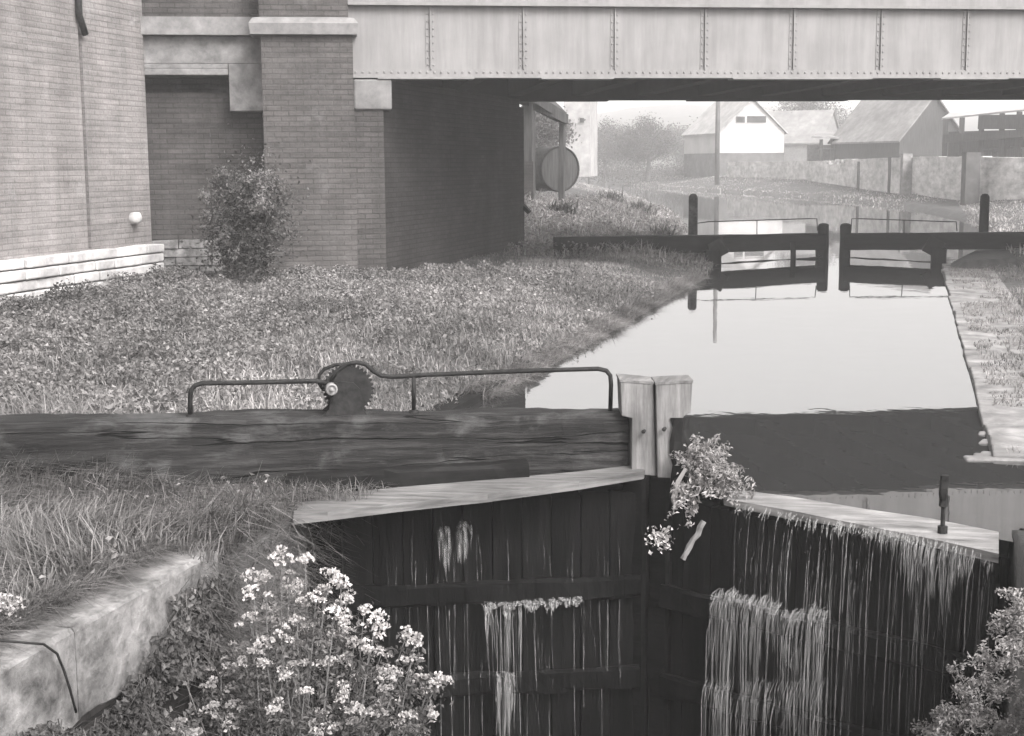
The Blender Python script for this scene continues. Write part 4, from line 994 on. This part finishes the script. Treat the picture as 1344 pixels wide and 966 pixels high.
# things drooping under the mitre
t = thing('hanging_weed', 'withered pale leaves drooping below the twin gate posts', 'weed', D(888, 640, 9.3))
g = B(); g.tube([D(900, 615, 9.3), D(890, 632, 9.28), D(884, 655, 9.26)], .012, 5, .02); g.tube([D(884, 655, 9.26), D(886, 668, 9.26)], .018, 5, .004)
g.tube([D(915, 640, 9.28), D(918, 660, 9.26)], .01, 5, .003); P = np.array([tuple(D(random.gauss(870, 10), random.gauss(705, 9), 9.25)) for i in range(120)]); leaves(g, P, .03, .1)
P = np.array([tuple(D(random.uniform(880, 990), random.gauss(640, 5), 9.2)) for i in range(160)]); leaves(g, P, .04, .1, .35)
g.build('leaves', 'leaf_pale', t)
g = B(); g.timber(D(924, 684, 9.1), D(896, 734, 9.1), .03, .03, 6, .006, .006); tag(g.build('broken_stick', 'stone_grey'), 'broken pale stick lodged against the gate below the posts', 'stick')

# flowering bush in front of the left leaf
FL = [(370,727),(400,733),(325,755),(348,758),(333,775),(380,765),(388,772),(433,757),(448,763),(425,772),(415,785),(455,785),(440,800),(478,800),(495,805),(355,805),(365,815),(390,815),(400,790),(330,815),(375,835),(395,845),(430,845),(445,830),(465,840),(533,835),(545,842),(495,825),(310,850),(335,850),(350,870),(290,880),(330,890),(345,895),(375,885),(410,870),(430,870),(500,860),(540,865),(545,890),(568,885),(575,895),(510,900),(470,890),(450,910),(400,905),(360,925),(310,930),(300,950),(340,960),(380,950),(420,930),(440,950),(480,930),(500,935),(540,940),(545,952),(520,912),(560,912),(240,955),(230,962),(272,897),(405,825),(320,870),(460,865),(485,850),(455,815),(505,880),(525,880),(390,870),(300,905),(350,845),(480,960),(520,955),(410,960),(280,930),(460,935),(565,935)]
bb_ = Vector((-3.35, 7.2, -2.6))
t = thing('flowering_bush', 'tall weed thick with white flower heads against the dark left gate', 'flowering plant', tuple(bb_))
st = B(); lp = []; 
for i, (px, py) in enumerate(FL):
    dep = 7.75-.5*(py-727)/240+random.uniform(-.28, .28); c_ = D(px, py, dep); c_.x = max(c_.x, -3.5)
    b_ = D(px*.55+400*.45-10, 1090, 7.5); m_ = b_.lerp(c_, .6)+Vector((random.uniform(-.05, .05), random.uniform(-.05, .05), .02))
    st.tube([b_, m_, c_], .006, 5, .0025)
    for k_ in range(16):
        u = random.uniform(.25, .97); q = b_.lerp(m_, u/.6) if u < .6 else m_.lerp(c_, (u-.6)/.4); lp += [np.array(q)+rng.normal(0, .035, (9, 3))]
    n = 110; rr = random.uniform(.034, .055); dr = rng.normal(0, 1, (n, 3)); dr /= np.linalg.norm(dr, axis=1)[:, None]; dr[:, 2] = np.abs(dr[:, 2])-.3
    sub = rng.normal(0, .5, (5, 3)); P = np.array(c_)+(dr*.55+sub[rng.integers(0, 5, n)])*rr*np.array([1.1, 1.05, .95]); g = B(); leaves(g, P, .018, .0, .9); g.build('flower_head', 'petal', t)
st.build('stems', 'stem', t)
g = B(); leaves(g, np.concatenate(lp), .034, .35, .5); g.build('foliage', 'leaf_bush', t)
rc = D(10, 795, 6.6)
shrub('small_flower', 'small pale flowering weed in the grass at the left edge', 'flowering plant', rc, .08, .08, .07, 300, .02, ('petal',), stems=5, base=(rc.x, rc.y, rc.z-.25))
# spiky weeds on the far left bank
for i, (px, py, s_, lb_) in enumerate(((800, 262, .5, 'dark spiky dock plant on the left bank beyond the bridge'), (840, 268, .4, 'smaller dark clump of weeds right of the spiky dock plant'), (868, 288, .35, 'dark weed clump nearest the far left bollard'), (735, 285, .35, 'dark weed clump below the iron drum'))):
    c_ = G(px, py+6, .6); zg = gz(c_.x, c_.y); c_ = D(px, py, (Vector((c_.x, c_.y, 0))-Vector((0, 0, 0))).length*.97); zg = gz(c_.x, c_.y)
    t = thing('bank_weed', lb_, 'weed', (c_.x, c_.y, zg), 'weed clumps on the far left bank'); g = B()
    P = np.stack([rng.normal(c_.x, s_*.5, 160), rng.normal(c_.y, s_*.5, 160), np.full(160, zg)], 1); blades(g, P, s_*1.3, .05, .7); g.build('foliage', 'leaf_dark', t)
# sheet leaning by the abutment
g = B(); a = D(684, 268, 31.5); b_ = D(695, 279, 31.5); g.timber(a, b_, .3, .08, 3, .01, .01); tag(g.build('tarred_board', 'timber_black'), 'small black board lying in the grass against the abutment end', 'board')

# ------------------------------------------------------------------ haze
g = B(); g.hexa([(-730, -70, -5), (730, -70, -5), (730, 730, -5), (-730, 730, -5), (-730, -70, 40), (730, -70, 40), (730, 730, 40), (-730, 730, 40)])
hz = g.build('haze', 'water'); hz['kind'] = 'stuff'; hz['label'] = 'thin pale mist hanging over the canal'; hz['category'] = 'haze'
mh = bpy.data.materials.new('haze'); mh.use_nodes = True; mh.node_tree.nodes.clear()
ho = mh.node_tree.nodes.new('ShaderNodeOutputMaterial'); pv = mh.node_tree.nodes.new('ShaderNodeVolumePrincipled')
pv.inputs['Color'].default_value = (.95, .94, .935, 1); pv.inputs['Density'].default_value = 0.0021; pv.inputs['Anisotropy'].default_value = 0.2
mh.node_tree.links.new(pv.outputs[0], ho.inputs['Volume']); hz.data.materials.clear(); hz.data.materials.append(mh)
